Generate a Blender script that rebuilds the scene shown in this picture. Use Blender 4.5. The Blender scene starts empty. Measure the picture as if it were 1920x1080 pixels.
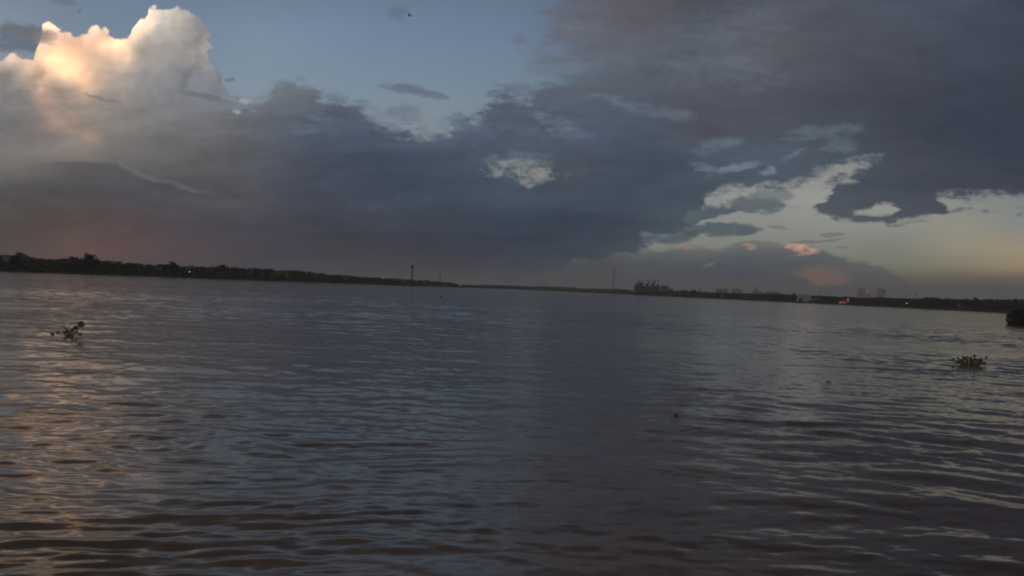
import bpy, bmesh, math, random
import numpy as np
from mathutils import Vector, Matrix, noise as mnoise

random.seed(11)
RNG = np.random.default_rng(5)
sc = bpy.context.scene
COL = sc.collection
R = math.radians

# ------------------------------------------------------------------ camera
F = 1663.0                       # focal length in pixels of a 1920 wide frame (60 degrees across)
ROLL = R(2.47)                   # the boat heels: the horizon runs down to the right
CAM_H = 2.5
cam = bpy.data.cameras.new('camera')
cam.sensor_width = 36.0
cam.lens = 36.0 * F / 1920.0
cam.clip_start, cam.clip_end = 0.1, 40000.0
camo = bpy.data.objects.new('camera', cam)
COL.objects.link(camo)
camo.location = (0, 0, CAM_H)
camo.rotation_euler = (Matrix.Rotation(R(90), 3, 'X') @ Matrix.Rotation(ROLL, 3, 'Z')).to_euler()
sc.camera = camo
sc.view_settings.view_transform = 'Standard'
sc.view_settings.look = 'None'
sc.view_settings.exposure = 0.0
sc.view_settings.gamma = 1.0
sc.view_settings.use_curve_mapping = False
sc.cycles.volume_bounces = 1
sc.cycles.max_bounces = 6
sc.cycles.diffuse_bounces = 2
sc.cycles.glossy_bounces = 3
sc.cycles.filter_width = 2.0
sc.cycles.sample_clamp_indirect = 4.0

# ------------------------------------------------------------------ sun
SUN_AZ, SUN_EL = R(-66), R(4.0)   # low, off to the left, behind the cloud
sun = bpy.data.lights.new('sun', 'SUN')
sun.energy = 0.25
sun.angle = R(12)
sun.color = (1.0, 0.74, 0.5)
suno = bpy.data.objects.new('sun', sun)
COL.objects.link(suno)
sdir = Vector((math.sin(SUN_AZ) * math.cos(SUN_EL), math.cos(SUN_AZ) * math.cos(SUN_EL), math.sin(SUN_EL)))
suno.rotation_euler = (-sdir).to_track_quat('-Z', 'Y').to_euler()
suno.location = sdir * 500

# ------------------------------------------------------------------ node helpers
def lin(c, k=1.0):
    out = []
    for v in c[:3]:
        v = v / 255.0
        out.append(k * (v / 12.92 if v <= 0.04045 else ((v + 0.055) / 1.055) ** 2.4))
    return (out[0], out[1], out[2], 1.0)

class NB:
    def __init__(s, nt):
        s.nt = nt
    def n(s, t):
        return s.nt.nodes.new(t)
    def put(s, sock, v):
        if isinstance(v, bpy.types.NodeSocket):
            s.nt.links.new(v, sock)
        elif isinstance(v, (tuple, list)) and sock.type == 'RGBA' and len(v) == 3:
            sock.default_value = (*v, 1.0)
        else:
            sock.default_value = v
    def m(s, op, a, b=0.0, c=0.0, clamp=False):
        d = s.n('ShaderNodeMath'); d.operation = op; d.use_clamp = clamp
        s.put(d.inputs[0], a); s.put(d.inputs[1], b); s.put(d.inputs[2], c)
        return d.outputs[0]
    def v(s, op, a, b=(0, 0, 0), scale=None):
        d = s.n('ShaderNodeVectorMath'); d.operation = op
        s.put(d.inputs[0], a); s.put(d.inputs[1], b)
        if scale is not None: s.put(d.inputs['Scale'], scale)
        return d.outputs['Value'] if op in ('LENGTH', 'DOT_PRODUCT', 'DISTANCE') else d.outputs['Vector']
    def xyz(s, x, y, z=0.0):
        d = s.n('ShaderNodeCombineXYZ')
        s.put(d.inputs[0], x); s.put(d.inputs[1], y); s.put(d.inputs[2], z)
        return d.outputs[0]
    def sep(s, v):
        d = s.n('ShaderNodeSeparateXYZ'); s.put(d.inputs[0], v)
        return d.outputs
    def step(s, v, a, b, smooth=True):
        if not smooth:
            return s.m('MINIMUM', s.m('MAXIMUM', s.m('MULTIPLY_ADD', v, 1.0 / (b - a), -a / (b - a)), 0.0), 1.0)
        d = s.n('ShaderNodeMapRange'); d.interpolation_type = 'SMOOTHSTEP' if smooth else 'LINEAR'
        d.clamp = True
        s.put(d.inputs[0], v); s.put(d.inputs[1], a); s.put(d.inputs[2], b)
        return d.outputs[0]
    def mix(s, f, a, b):
        d = s.n('ShaderNodeMix'); d.data_type = 'RGBA'
        s.put(d.inputs[0], f); s.put(d.inputs[6], a); s.put(d.inputs[7], b)
        return d.outputs[2]
    def gain(s, col, f):
        d = s.n('ShaderNodeCombineColor')
        for k in range(3): s.put(d.inputs[k], f)
        e = s.n('ShaderNodeMix'); e.data_type = 'RGBA'; e.blend_type = 'MULTIPLY'
        e.inputs[0].default_value = 1.0
        s.put(e.inputs[6], col); s.put(e.inputs[7], d.outputs[0])
        return e.outputs[2]
    def noise(s, vec, scale=1.0, detail=4.0, rough=0.55, dim='3D'):
        d = s.n('ShaderNodeTexNoise'); d.noise_dimensions = dim
        s.put(d.inputs['Vector'], vec)
        d.inputs['Scale'].default_value = scale
        d.inputs['Detail'].default_value = detail
        d.inputs['Roughness'].default_value = rough
        return d
    def ramp(s, fac, stops):
        d = s.n('ShaderNodeValToRGB'); s.put(d.inputs[0], fac)
        el = d.color_ramp.elements
        while len(el) > 1: el.remove(el[-1])
        el[0].position = stops[0][0]; el[0].color = stops[0][1]
        for p, c in stops[1:]:
            e = el.new(min(1.0, max(0.0, p))); e.color = c
        return d.outputs[0]
    def curve(s, fac, pts, lo, hi):
        """value of a polyline; pts in 0..1 on x, any value on y between lo and hi"""
        d = s.n('ShaderNodeFloatCurve')
        s.put(d.inputs['Value'], fac)
        c = d.mapping.curves[0]
        P = sorted(pts)
        q = [(x, (y - lo) / (hi - lo)) for x, y in P]
        c.points[0].location = q[0]; c.points[1].location = q[-1]
        for x, y in q[1:-1]: c.points.new(x, y)
        for p in c.points: p.handle_type = 'VECTOR'
        d.mapping.use_clip = False
        d.mapping.extend = 'HORIZONTAL'
        d.mapping.update()
        return s.m('MULTIPLY_ADD', d.outputs[0], hi - lo, lo)

# ------------------------------------------------------------------ world: dusk sky with clouds, a function of direction
world = bpy.data.worlds.new('World'); sc.world = world
world.use_nodes = True
nt = world.node_tree
nt.nodes.clear()
W = NB(nt)
tc = W.n('ShaderNodeTexCoord')
dx, dy, dz = W.sep(tc.outputs['Generated'])
yy = W.m('MAXIMUM', dy, 0.12)
u0 = W.m('DIVIDE', dx, yy); v0 = W.m('DIVIDE', dz, yy)
cr, sr = math.cos(ROLL), math.sin(ROLL)
pxr = W.m('MULTIPLY_ADD', W.m('ADD', W.m('MULTIPLY', u0, cr), W.m('MULTIPLY', v0, sr)), F, 960.0)
pyr = W.m('MULTIPLY_ADD', W.m('SUBTRACT', W.m('MULTIPLY', u0, sr), W.m('MULTIPLY', v0, cr)), F, 540.0)
pyr = W.m('MAXIMUM', pyr, -3000.0)
P0 = W.xyz(pxr, pyr)
# fractal warps
def warp(src, sx, sy, detail, ax, ay, seed, rough=0.55):
    q = W.v('ADD', W.v('MULTIPLY', src, (1.0 / sx, 1.0 / sy, 0)), (seed, seed * 1.7, 0.3))
    nz = W.noise(q, 1.0, detail, rough, '2D')
    if ax == 0: return None, nz.outputs['Fac']
    d = W.n('ShaderNodeSeparateColor'); W.put(d.inputs[0], nz.outputs['Color'])
    return W.xyz(W.m('MULTIPLY_ADD', d.outputs[0], ax, -.5 * ax), W.m('MULTIPLY_ADD', d.outputs[1], ay, -.5 * ay)), nz.outputs['Fac']
w1, n1 = warp(P0, 240, 90, 7, 150, 46, 3.1, 0.6)
w2, n2 = warp(P0, 46, 34, 5, 26, 26, 8.4, 0.58)
w3, n3 = warp(P0, 90, 26, 5, 50, 16, 17.2, 0.6)
w4, n4 = warp(P0, 420, 130, 5, 0, 0, 27.2, 0.55)
w5, n5 = warp(P0, 24, 13, 4, 15, 9, 41.3, 0.6)
w6, n6 = warp(P0, 60, 50, 1.5, 20, 20, 51.3, 0.5)
w7, n7 = warp(P0, 130, 34, 6, 0, 0, 61.3, 0.62)
PW = W.v('ADD', P0, w1)              # broad wispy warp for colours
PE = W.v('ADD', W.v('ADD', P0, w3), w5)              # edges of stratus
PC = W.v('ADD', P0, w6)              # cauliflower edges

X0, X1 = -200.0, 2120.0
def nx(px): return W.m('MULTIPLY_ADD', px, 1.0 / (X1 - X0), -X0 / (X1 - X0))
pwx, pwy, _ = W.sep(PW); pex, pey, _ = W.sep(PE); pcx, pcy, _ = W.sep(PC)
FW, FE = nx(pwx), nx(pex)

def slate(rows):
    out = []
    for y, cols in rows:
        if 200 < y < 520:
            dk = 1.0 if y < 330 else .95
            cols = [tuple(v * (1 + (f * (1 + (dk - 1)) - 1) * k) for v, f in zip(c, (.93, .965, 1.0))) for c, k in zip(cols, (0, .1, .2, .5, .8, 1, 1, 1, 1, 1, .9, .6, .4, .3, .3, .3, .3))]
        out.append((y, cols))
    return out
def grid(rows, fac, py, xs, x0=X0, x1=X1):
    """sky colours on a lattice of directions, as a node group of ramps"""
    ng = bpy.data.node_groups.new('sky_colours', 'ShaderNodeTree')
    for nm in ('across', 'down'): ng.interface.new_socket(nm, in_out='INPUT', socket_type='NodeSocketFloat')
    ng.interface.new_socket('colour', in_out='OUTPUT', socket_type='NodeSocketColor')
    G = NB(ng); gi = G.n('NodeGroupInput'); go = G.n('NodeGroupOutput')
    out = None; prev = None
    for y, cols in rows:
        if isinstance(cols, tuple): cols = [cols] * len(xs)
        c = G.ramp(gi.outputs[0], [((x - x0) / (x1 - x0), lin(c)) for x, c in zip(xs, cols)])
        out = c if out is None else G.mix(G.step(gi.outputs[1], prev, y, False), out, c)
        prev = y
    ng.links.new(out, go.inputs[0])
    d = W.n('ShaderNodeGroup'); d.node_tree = ng
    W.put(d.inputs[0], fac); W.put(d.inputs[1], py)
    return d.outputs[0]

XS = list(range(0, 1921, 120))
cloud_rows = [
 (-2900, [(112,109,111)]*17),
 (-1500, [(90,88,90)]*17),
 (-900, [(78,75,75)]*4+[(68,66,67)]*5+[(56,54,57)]*8),
 (-250, [(96,92,92),(92,90,92),(84,84,90),(80,80,86),(74,76,84),(72,74,82),(68,72,80),(66,68,76),(64,66,74),(64,64,72),(64,64,72),(64,64,72),(62,64,72),(62,62,70),(60,60,68),(58,60,68),(56,58,66)]),
 (0,   [(120,124,130),(118,122,128),(112,118,126),(108,114,124),(102,110,122),(100,106,118),(100,106,118),(100,106,118),(98,104,116),(96,100,112),(88,86,95),(79,78,88),(84,89,101),(80,85,98),(76,82,96),(72,78,92),(64,70,85)]),
 (60,  [(118,120,124),(118,120,124),(114,118,122),(108,114,124),(102,110,122),(100,106,118),(100,106,118),(100,106,118),(100,106,118),(102,106,118),(93,92,102),(84,90,102),(92,92,102),(82,84,96),(75,79,92),(68,74,88),(60,66,80)]),
 (120, [(120,120,122),(122,120,120),(120,120,124),(116,120,128),(106,114,126),(100,108,120),(98,106,118),(98,106,118),(98,106,118),(100,110,124),(92,98,110),(86,93,105),(90,90,100),(78,80,92),(70,74,86),(62,68,82),(60,66,80)]),
 (170, [(118,118,119),(126,121,120),(128,125,125),(126,128,133),(112,118,128),(104,110,120),(98,106,118),(94,102,114),(90,98,110),(88,96,108),(84,90,104),(84,86,98),(80,82,94),(71,73,85),(65,69,81),(58,64,79),(56,63,77)]),
 (240, [(113,113,114),(121,117,116),(119,116,116),(113,112,114),(103,103,109),(82,90,105),(80,92,107),(90,102,117),(80,90,105),(84,95,111),(80,90,104),(80,79,89),(78,82,92),(72,76,88),(62,67,79),(53,62,77),(54,60,75)]),
 (300, [(98,96,97),(104,100,99),(107,103,103),(99,97,99),(91,92,99),(72,77,93),(64,75,91),(66,78,92),(80,90,100),(80,86,97),(70,79,93),(78,90,103),(80,91,105),(76,86,98),(70,74,86),(60,67,81),(53,60,76)]),
 (360, [(74,75,81),(74,75,82),(72,75,86),(80,80,86),(82,80,87),(68,73,88),(62,72,88),(64,76,92),(72,86,102),(72,82,94),(68,79,94),(72,86,99),(76,88,99),(76,82,93),(66,73,87),(62,67,80),(60,65,78)]),
 (415, [(74,68,71),(84,71,72),(80,69,74),(71,68,78),(67,68,82),(62,66,80),(64,70,84),(58,68,84),(52,64,82),(56,68,86),(62,74,88),(76,90,98),(84,94,102),(80,86,95),(72,78,90),(66,72,84),(64,68,80)]),
 (465, [(74,65,68),(102,75,71),(98,72,71),(82,68,74),(70,66,78),(62,62,74),(60,62,76),(57,63,78),(54,65,80),(58,71,84),(74,86,94),(84,92,96),(88,94,98),(90,92,96),(92,94,96),(92,94,96),(92,94,96)]),
 (505, [(82,67,68),(126,82,69),(100,72,70),(73,66,69),(70,66,71),(66,64,71),(72,66,70),(65,64,74),(64,67,79),(70,75,84),(77,81,87),(75,80,89),(76,82,91),(90,86,88),(92,93,94),(92,93,93),(92,93,93)]),
 (532, [(76,65,66),(104,74,66),(80,66,65),(73,66,69),(72,68,70),(74,68,69),(82,76,73),(80,76,76),(78,74,76),(80,75,74),(77,76,78),(77,77,81),(78,78,82),(82,80,81),(84,84,85),(82,83,84),(80,82,84)]),
 (575, [(69,63,65),(86,68,63),(78,66,65),(73,66,69),(72,68,70),(74,70,70),(82,76,73),(80,76,76),(78,74,76),(80,75,74),(77,76,78),(77,76,79),(76,76,78),(77,77,78),(76,78,79),(74,76,77),(72,74,76)]),
]
clear_rows = [
 (-2900, [(112,109,111)]*17),
 (-1500, [(90,88,90)]*17),
 (-800, [(88,84,82)]*4+[(66,63,63)]*5+[(58,56,58)]*8),
 (-260, [(104,97,95)]*4+[(80,77,78)]*5+[(74,73,77)]*8),
 (-120, [(108,112,120)]*4+[(92,96,106)]*5+[(80,80,86)]*8),
 (-20, [(118,136,155),(115,132,153),(112,130,152),(110,128,150),(110,128,150),(108,126,148),(106,124,146),(104,121,143),(102,119,141),(96,110,128),(90,98,112),(86,90,104),(84,88,102),(82,86,98),(78,82,95),(74,78,92),(70,76,90)]),
 (60, [(136,150,163),(122,139,157),(118,137,157),(119,138,158),(124,143,164),(120,139,163),(115,134,159),(112,131,156),(109,128,152),(100,117,138),(95,108,124),(90,104,118),(90,102,116),(90,100,112),(88,98,110),(86,96,108),(84,94,106)]),
 (170, [(140,150,158),(132,148,160),(128,146,162),(128,146,163),(132,149,164),(128,146,162),(124,143,159),(121,141,158),(118,137,153),(108,126,142),(102,118,134),(100,116,130),(100,116,130),(100,116,128),(100,114,126),(98,112,124),(98,110,122)]),
 (300, [(140,146,150)]*8 + [(136,146,150),(128,142,150),(122,136,144),(122,136,144),(130,138,142),(138,140,140),(140,141,140),(130,134,134),(122,128,130)]),
 (370, [(140,142,142)]*8 + [(140,142,140),(136,140,138),(132,136,136),(134,138,136),(143,144,142),(147,147,143),(148,147,142),(126,131,130),(120,126,127)]),
 (425, [(130,130,128)]*8 + [(130,130,128),(128,130,128),(126,130,128),(128,132,128),(134,135,131),(134,137,133),(132,135,131),(141,139,127),(128,130,126)]),
 (465, [(126,124,118)]*8 + [(126,124,118),(122,122,116),(122,124,118),(124,126,120),(124,127,122),(125,128,122),(122,126,116),(144,138,120),(152,140,118)]),
 (500, [(110,104,98)]*8 + [(110,104,98),(108,104,98),(108,106,100),(112,110,102),(116,116,108),(116,116,106),(116,117,103),(128,122,104),(150,132,106)]),
 (520, [(96,88,86)]*8 + [(92,88,86),(92,88,86),(92,90,88),(96,94,92),(100,98,94),(108,100,92),(108,101,91),(110,100,90),(118,103,90)]),
 (538, [(84,80,80)]*8 + [(82,78,78),(80,78,78),(80,78,80),(82,82,82),(84,82,82),(84,84,84),(86,86,85),(86,86,85),(86,85,84)]),
 (575, [(78,76,76)]*8 + [(78,76,76),(78,76,76),(78,76,78),(77,77,78),(76,77,78),(77,77,78),(76,78,79),(74,76,77),(72,74,76)]),
]
cloud = grid(slate(cloud_rows), FW, pwy, XS)
clear_rows = [(y, [tuple(min(255, v * (1.08 if (k >= 10 and 330 < y < 510) else 1.0)) for v in c) for k, c in enumerate(cols)]) for y, cols in clear_rows]
clear = grid(clear_rows, nx(pxr), pyr, XS)

def band(fac, py, top, bot, st=10.0, sb=10.0):
    """1 between the two outlines (lists of x, y)"""
    lo, hi = -1500.0, 1500.0
    def cv(pts):
        pts = [((x - X0) / (X1 - X0), max(lo, min(hi, y))) for x, y in pts]
        pts = [(0.0, pts[0][1])] + pts + [(1.0, pts[-1][1])]
        return W.curve(fac, pts, lo, hi)
    out = None
    if top is not None:
        d = W.m('SUBTRACT', py, cv(top))
        out = W.step(d, -st * .5, st * .5)
    if bot is not None:
        d = W.m('SUBTRACT', cv(bot), py)
        b = W.step(d, -sb * .5, sb * .5)
        out = b if out is None else W.m('MULTIPLY', out, b)
    return out
def over(base, mask, col, k=1.0):
    f = mask if k == 1.0 else W.m('MULTIPLY', mask, k)
    return W.mix(f, base, lin(col) if isinstance(col, tuple) else col)

def blob(P, cx, cy, rx, ry, ang=0.0, soft=(0.4, 1.0)):
    q = W.v('SUBTRACT', P, (cx, cy, 0))
    c, s_ = math.cos(R(ang)), math.sin(R(ang))
    a = W.v('DOT_PRODUCT', q, (c / rx, s_ / rx, 0)); b = W.v('DOT_PRODUCT', q, (-s_ / ry, c / ry, 0))
    r2 = W.m('POWER', W.v('LENGTH', W.xyz(a, b)), 2.0)
    return W.step(r2, soft[1], soft[0])
nr = W.m('MULTIPLY_ADD', n5, .42, W.m('MULTIPLY', n7, .58))
nrc = W.m('SUBTRACT', nr, .5)
def rag(mk, amt=1.6, lo=.28, hi=.78):
    """fray a soft mask with fractal noise"""
    win = W.m('SUBTRACT', 1.0, W.m('POWER', W.m('ABSOLUTE', W.m('MULTIPLY_ADD', mk, 2.0, -1.0)), 3.0))
    return W.step(W.m('MULTIPLY_ADD', W.m('MULTIPLY', nrc, win), amt, mk), lo, hi)
def wisp(mk, lo=0.30, hi=1.15, amt=2.6):
    return W.m('MULTIPLY', W.step(W.m('MULTIPLY_ADD', nrc, amt, mk), lo, hi), W.step(mk, 0.0, 0.6))
# where cloud covers the clear sky: dark mid-level cloud with an open lower right
m_top = [(0,150),(380,185),(430,186),(470,192),(503,186),(511,163),(545,157),(580,168),(600,178),(650,186),(682,204),(705,222),(742,236),(800,250),(835,238),(862,224),(902,213),(918,192),(925,172),(950,169),(985,184),(1002,172),(1020,152),(1050,146),(1120,120),(1200,60),(1300,-100),(1400,-900)]
m_bot = [(0,1200),(1040,1200),(1100,560),(1160,490),(1215,462),(1260,450),(1300,436),(1311,424),(1318,384),(1330,371),(1350,360),(1400,353),(1440,350),(1480,346),(1530,334),(1553,323),(1560,312),(1600,304),(1640,296),(1660,296)]
M = rag(band(FE, pey, m_top, m_bot, 96, 58), 2.8, .14, .88)
ur = W.m('ADD', pex, W.m('MULTIPLY', W.m('SUBTRACT', n7, .5), 230.0))
ur = W.m('SUBTRACT', ur, W.m('MULTIPLY', W.m('SUBTRACT', n1, .5), -150.0))
ur = W.m('MULTIPLY_ADD', W.m('MAXIMUM', W.m('MULTIPLY', pyr, -1.0), 0.0), 1.1, ur)
UR = W.m('MULTIPLY', W.step(ur, 985, 1085), W.m('MULTIPLY', W.step(pey, 330, 200), W.m('MULTIPLY_ADD', blob(P0, 1085, 128, 90, 16, 0, (0.0, 1.2)), -0.6, 1.0)))
M = W.m('MAXIMUM', M, UR)
# upper right mass and its ragged lower left end
d1 = band(FE, pey, [(1520,346),(1535,344),(1560,336),(1592,330),(1612,320),(1650,298),(1668,250),(1690,-1400)],
          [(1525,345),(1545,352),(1562,362),(1578,372),(1600,386),(1690,386),(1745,388),(1757,371),(1800,366),(1860,365),(1920,362)], 64, 46)
d2 = band(FE, pey, [(1522,394),(1538,380),(1560,368),(1590,352),(1700,340),(1752,372),(1776,398)],
          [(1522,390),(1538,398),(1568,406),(1620,413),(1690,412),(1742,405),(1778,396)], 30, 26)
hole = band(FE, pey, [(1584,402),(1604,396),(1624,390),(1646,381),(1668,380),(1686,388),(1694,396)],
            [(1584,398),(1640,405),(1674,403),(1690,393),(1694,390)], 18, 16)
D = rag(W.m('MAXIMUM', d1, W.m('MULTIPLY', d2, 1.15)), 2.6, .12, .80)
D = W.m('MULTIPLY', D, W.m('SUBTRACT', 1.0, rag(hole, 1.8, .12, .9)))
sky = W.mix(M, clear, cloud)
sky = W.mix(D, sky, W.mix(W.m('MULTIPLY', W.step(pey, 330, 400), 0.5), cloud, lin((78,84,95))))
# fingers and flecks in the gap
fing = band(FE, pey, [(1265,470),(1288,404),(1300,398),(1325,385),(1350,388),(1380,393),(1392,396)], [(1265,400),(1290,424),(1305,423),(1332,408),(1380,398),(1392,394)], 16, 14)
sky = over(sky, rag(fing, 2.0, .2, .8), (82,94,103))
sky = over(sky, wisp(blob(PE, 1418, 385, 74, 22, 4, (0.0, 1.2)), .3, .9, 2.8), (93,103,110), .95)
sky = over(sky, wisp(blob(PE, 1446, 366, 62, 15, 2, (0.0, 1.2)), .3, .9, 2.8), (106,114,118), .7)
sky = over(sky, wisp(blob(PE, 1366, 432, 79, 18, 2, (0.0, 1.2)), .3, .9, 2.8), (80,95,103), .95)
sky = over(sky, wisp(blob(PE, 1248, 447, 62, 15, 0, (0.0, 1.2)), .3, .9, 2.8), (84,96,104), .9)
acc = None
for (cx, cy, rx, ry, an, k) in ((1560,440,30,4,-3,.8),(1535,452,55,3.5,-4,.8),(1580,467,16,3,6,.7),(1676,421,16,3,-3,.8),(1720,416,36,2.5,-9,.6),(1460,426,28,4,4,.7),(1918,402,8,4,0,.8)):
    mk = W.m('MULTIPLY', blob(PE, cx, cy, rx, ry, an), k)
    acc = mk if acc is None else W.m('MAXIMUM', acc, mk)
sky = over(sky, acc, (111,116,114))
# grey cumulus bank low on the right
i_top = [(1000,600),(1056,506),(1080,490),(1150,480),(1230,473),(1258,466),(1290,462),(1320,466),(1346,472),(1372,463),(1402,456),(1440,450),(1470,459),(1500,458),(1530,463),(1552,472),(1570,487),(1602,490),(1632,490),(1652,497),(1670,509),(1690,516),(1706,530),(1722,548),(1760,600)]
I = band(nx(W.m('ADD', pxr, W.m('MULTIPLY', W.m('SUBTRACT', pcx, pxr), 1.2))), W.m('ADD', pyr, W.m('MULTIPLY', W.m('SUBTRACT', pcy, pyr), .9)), i_top, None, 24)
ixs = [1040,1120,1200,1300,1400,1480,1560,1640,1720]
ibank = grid([
 (455, [(84,94,98),(84,92,98),(100,106,104),(112,112,108),(106,110,108),(110,110,108),(112,114,110),(100,104,104),(96,98,96)]),
 (478, [(76,84,92),(82,88,94),(90,96,100),(92,95,98),(88,94,98),(86,92,98),(92,98,100),(96,100,101),(96,98,96)]),
 (496, [(70,76,86),(80,83,88),(80,84,90),(76,82,91),(72,80,91),(76,84,94),(84,90,95),(93,96,98),(96,98,97)]),
 (515, [(70,73,82),(76,78,84),(75,79,86),(73,79,90),(70,77,90),(84,86,90),(94,92,92),(90,92,94),(90,92,93)]),
 (536, [(79,75,76),(79,76,77),(75,76,80),(77,78,81),(78,78,82),(80,79,81),(82,82,83),(84,84,86),(82,83,84)]),
 (565, [(79,75,75),(79,76,76),(77,76,78),(77,77,78),(76,76,78),(77,77,78),(76,77,78),(76,77,78),(74,76,77)]),
], nx(pwx), pwy, ixs)
I = rag(I, 1.8, .15, .85)
sky = W.mix(W.m('MULTIPLY', I, .95), sky, ibank)
sky = over(sky, wisp(blob(PE, 1500, 466, 38, 14, 6, (0.0, 1.2)), .3, 1.3, 2.6), (222,166,142), .95)
sky = over(sky, W.m('MAXIMUM', wisp(blob(PE, 1283, 465, 20, 8, 0, (0.0, 1.2)), .4, 1.2, 2.6), wisp(blob(PE, 1407, 462, 16, 10, 0, (0.0, 1.2)), .4, 1.2, 2.6)), (158,133,119), .75)
sky = over(sky, blob(PC, 1326, 497, 13, 4, -14, (0.2, 1.2)), (122,120,112), .7)
sky = over(sky, wisp(blob(PE, 1540, 517, 66, 22, 8, (0.0, 1.3)), .15, 1.4, 2.2), (126,101,95), .8)
sky = over(sky, blob(PC, 1530, 521, 22, 11, 30, (0.1, 1.3)), (128,106,88), .5)
# sunlit hole in the middle of the dark cloud
hm = blob(P0, 990, 320, 92, 30, 2, (0.0, 1.0))
hn = W.noise(W.v('MULTIPLY', P0, (1 / 40., 1 / 22., 0)), 1.0, 5, 0.6, '2D').outputs['Fac']
hk = W.m('MULTIPLY', W.step(W.m('ADD', W.m('MULTIPLY', hm, .55), W.m('MULTIPLY', W.m('SUBTRACT', hn, .5), 2.6)), 0.22, 1.0), W.step(hm, 0.0, .5))
acc = W.m('MULTIPLY', hk, .8)
for (cx, cy, rx, ry, an, k) in ((1000,338,40,20,0,.6),(925,324,34,15,6,.6),(985,306,32,15,0,.5),(1062,326,30,12,-6,.5)):
    acc = W.m('MAXIMUM', acc, W.m('MULTIPLY', wisp(blob(PE, cx, cy, rx, ry, an, (0.0, 1.2)), .50, 1.15, 3.4), k))
sky = over(sky, acc, (160,161,153), .82)
acc = [None, None, None]
# thin bright breaks along cloud edges: (x, y, half length, half width, tilt, colour, amount)
for (cx, cy, rx, ry, an, cc, k) in [
    (724,224,40,8,20,(130,148,160),.75),(800,236,24,16,60,(120,138,150),.75),(700,205,30,7,12,(124,140,152),.6),
    (880,236,60,7,6,(112,128,140),.5),(1040,230,34,9,16,(118,132,144),.6),(1066,236,22,6,20,(124,138,150),.5),
    (1180,196,60,7,14,(106,122,134),.55),(1240,212,60,8,10,(104,118,130),.5),(980,300,60,9,0,(98,114,126),.5),
    (1320,313,34,4.5,6,(122,138,146),.8),(1350,272,50,9,-14,(112,128,138),.7),(1322,292,16,5,-60,(112,128,138),.6),
    (1375,315,52,4.5,-13,(124,140,150),.85),(1440,318,12,5,0,(118,136,146),.8),(1540,248,70,9,-8,(106,124,134),.6),
    (1570,268,34,14,10,(104,122,132),.6),(1490,290,20,4,-30,(112,128,138),.6),(1538,318,14,5,20,(122,140,144),.7),
    (1205,443,14,5,-6,(122,124,118),.7),(1240,440,20,4,0,(108,116,112),.6),(1000,245,100,8,4,(98,112,126),.4),
    (1350,130,120,26,4,(96,112,126),.3),(1380,48,100,22,0,(92,106,120),.3),(590,245,60,7,8,(94,106,120),.4),(1290,215,18,5,4,(112,126,136),.5),
    (600,220,30,5,14,(112,126,138),.5),(465,190,9,3,0,(205,196,188),.8),(440,207,7,3.5,10,(190,182,172),.8)]:
    mk = W.m('MULTIPLY', wisp(blob(PE, cx, cy, rx * 1.4, ry * 2.1, an, (0.0, 1.35)), .25, 1.45, 3.2), k * .8)
    q_ = 2 if cc[0] > 180 else (1 if cc[0] > 115 else 0)
    acc[q_] = mk if acc[q_] is None else W.m('MAXIMUM', acc[q_], mk)
for q_, cc in enumerate(((105,121,132), (123,139,149), (200,190,182))): sky = over(sky, acc[q_], cc)
# dark flecks over the blue
acc = None
for (cx, cy, rx, ry, an, cc, k) in [
    (30,72,72,26,5,(100,104,111),.95),(760,167,50,9,6,(100,110,122),.9),(806,176,34,7,10,(102,112,124),.8),
    (750,26,22,13,0,(114,128,144),.7),(972,72,22,9,-14,(102,116,134),.7),(960,162,44,7,4,(104,116,130),.7),
    (110,0,26,7,14,(100,112,126),.6),(432,148,8,3,-6,(112,128,144),.7),(146,20,5,4,0,(96,112,130),.7),(560,190,14,3,8,(104,114,126),.5),
    (760,212,40,16,12,(98,110,122),.6)]:
    mk = W.m('MULTIPLY', wisp(blob(PE, cx, cy, rx * 1.2, ry * 1.6, an, (0.0, 1.25)), .25, 1.1, 2.4), k)
    acc = mk if acc is None else W.m('MAXIMUM', acc, mk)
sky = over(sky, acc, (101,112,126))

# towering cumulus, upper left, catching the sun
cu_top = [(-200,125),(0,118),(20,110),(45,113),(64,112),(70,92),(83,45),(96,46),(112,56),(128,61),(142,68),(152,62),(166,57),(173,46),(190,48),(204,56),(211,72),(222,81),(231,68),(248,60),(257,42),(271,36),(277,18),(291,11),(308,14),(318,24),(334,15),(350,20),(368,30),(384,52),(393,80),(396,112),(404,128),(413,144),(418,164),(425,182),(452,190),(500,250),(560,400)]
def puff(P):
    return W.noise(W.v('MULTIPLY', P, (1 / 78., 1 / 70., 0)), 1.0, 3.6, 0.48, '2D').outputs['Fac']
pf = puff(P0)
relief = W.m('MULTIPLY', W.m('SUBTRACT', pf, puff(W.v('ADD', P0, (-9, -7, 0)))), -1.5)
crease = W.m('ABSOLUTE', W.m('SUBTRACT', pf, .5))
relief = W.m('ADD', relief, W.m('MULTIPLY_ADD', crease, 1.3, -.10))
b2 = W.m('ABSOLUTE', W.m('SUBTRACT', W.noise(W.v('MULTIPLY', P0, (1 / 34., 1 / 34., 0)), 1.0, 1.5, 0.4, '2D').outputs['Fac'], .5))
w2x, w2y, _ = W.sep(w2)
pcx2 = W.m('ADD', W.m('MULTIPLY_ADD', w2x, .16, pxr), W.m('MULTIPLY', W.m('MULTIPLY_ADD', crease, 90.0, W.m('MULTIPLY_ADD', b2, 60.0, -14.0)), W.step(pxr, 310, 372)))
pcy2 = W.m('ADD', W.m('MULTIPLY_ADD', w2y, .14, pyr), W.m('MULTIPLY_ADD', crease, 62.0, W.m('MULTIPLY_ADD', b2, 30.0, -8.0)))
CU = band(nx(pcx2), pcy2, cu_top, None, 7)
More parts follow.
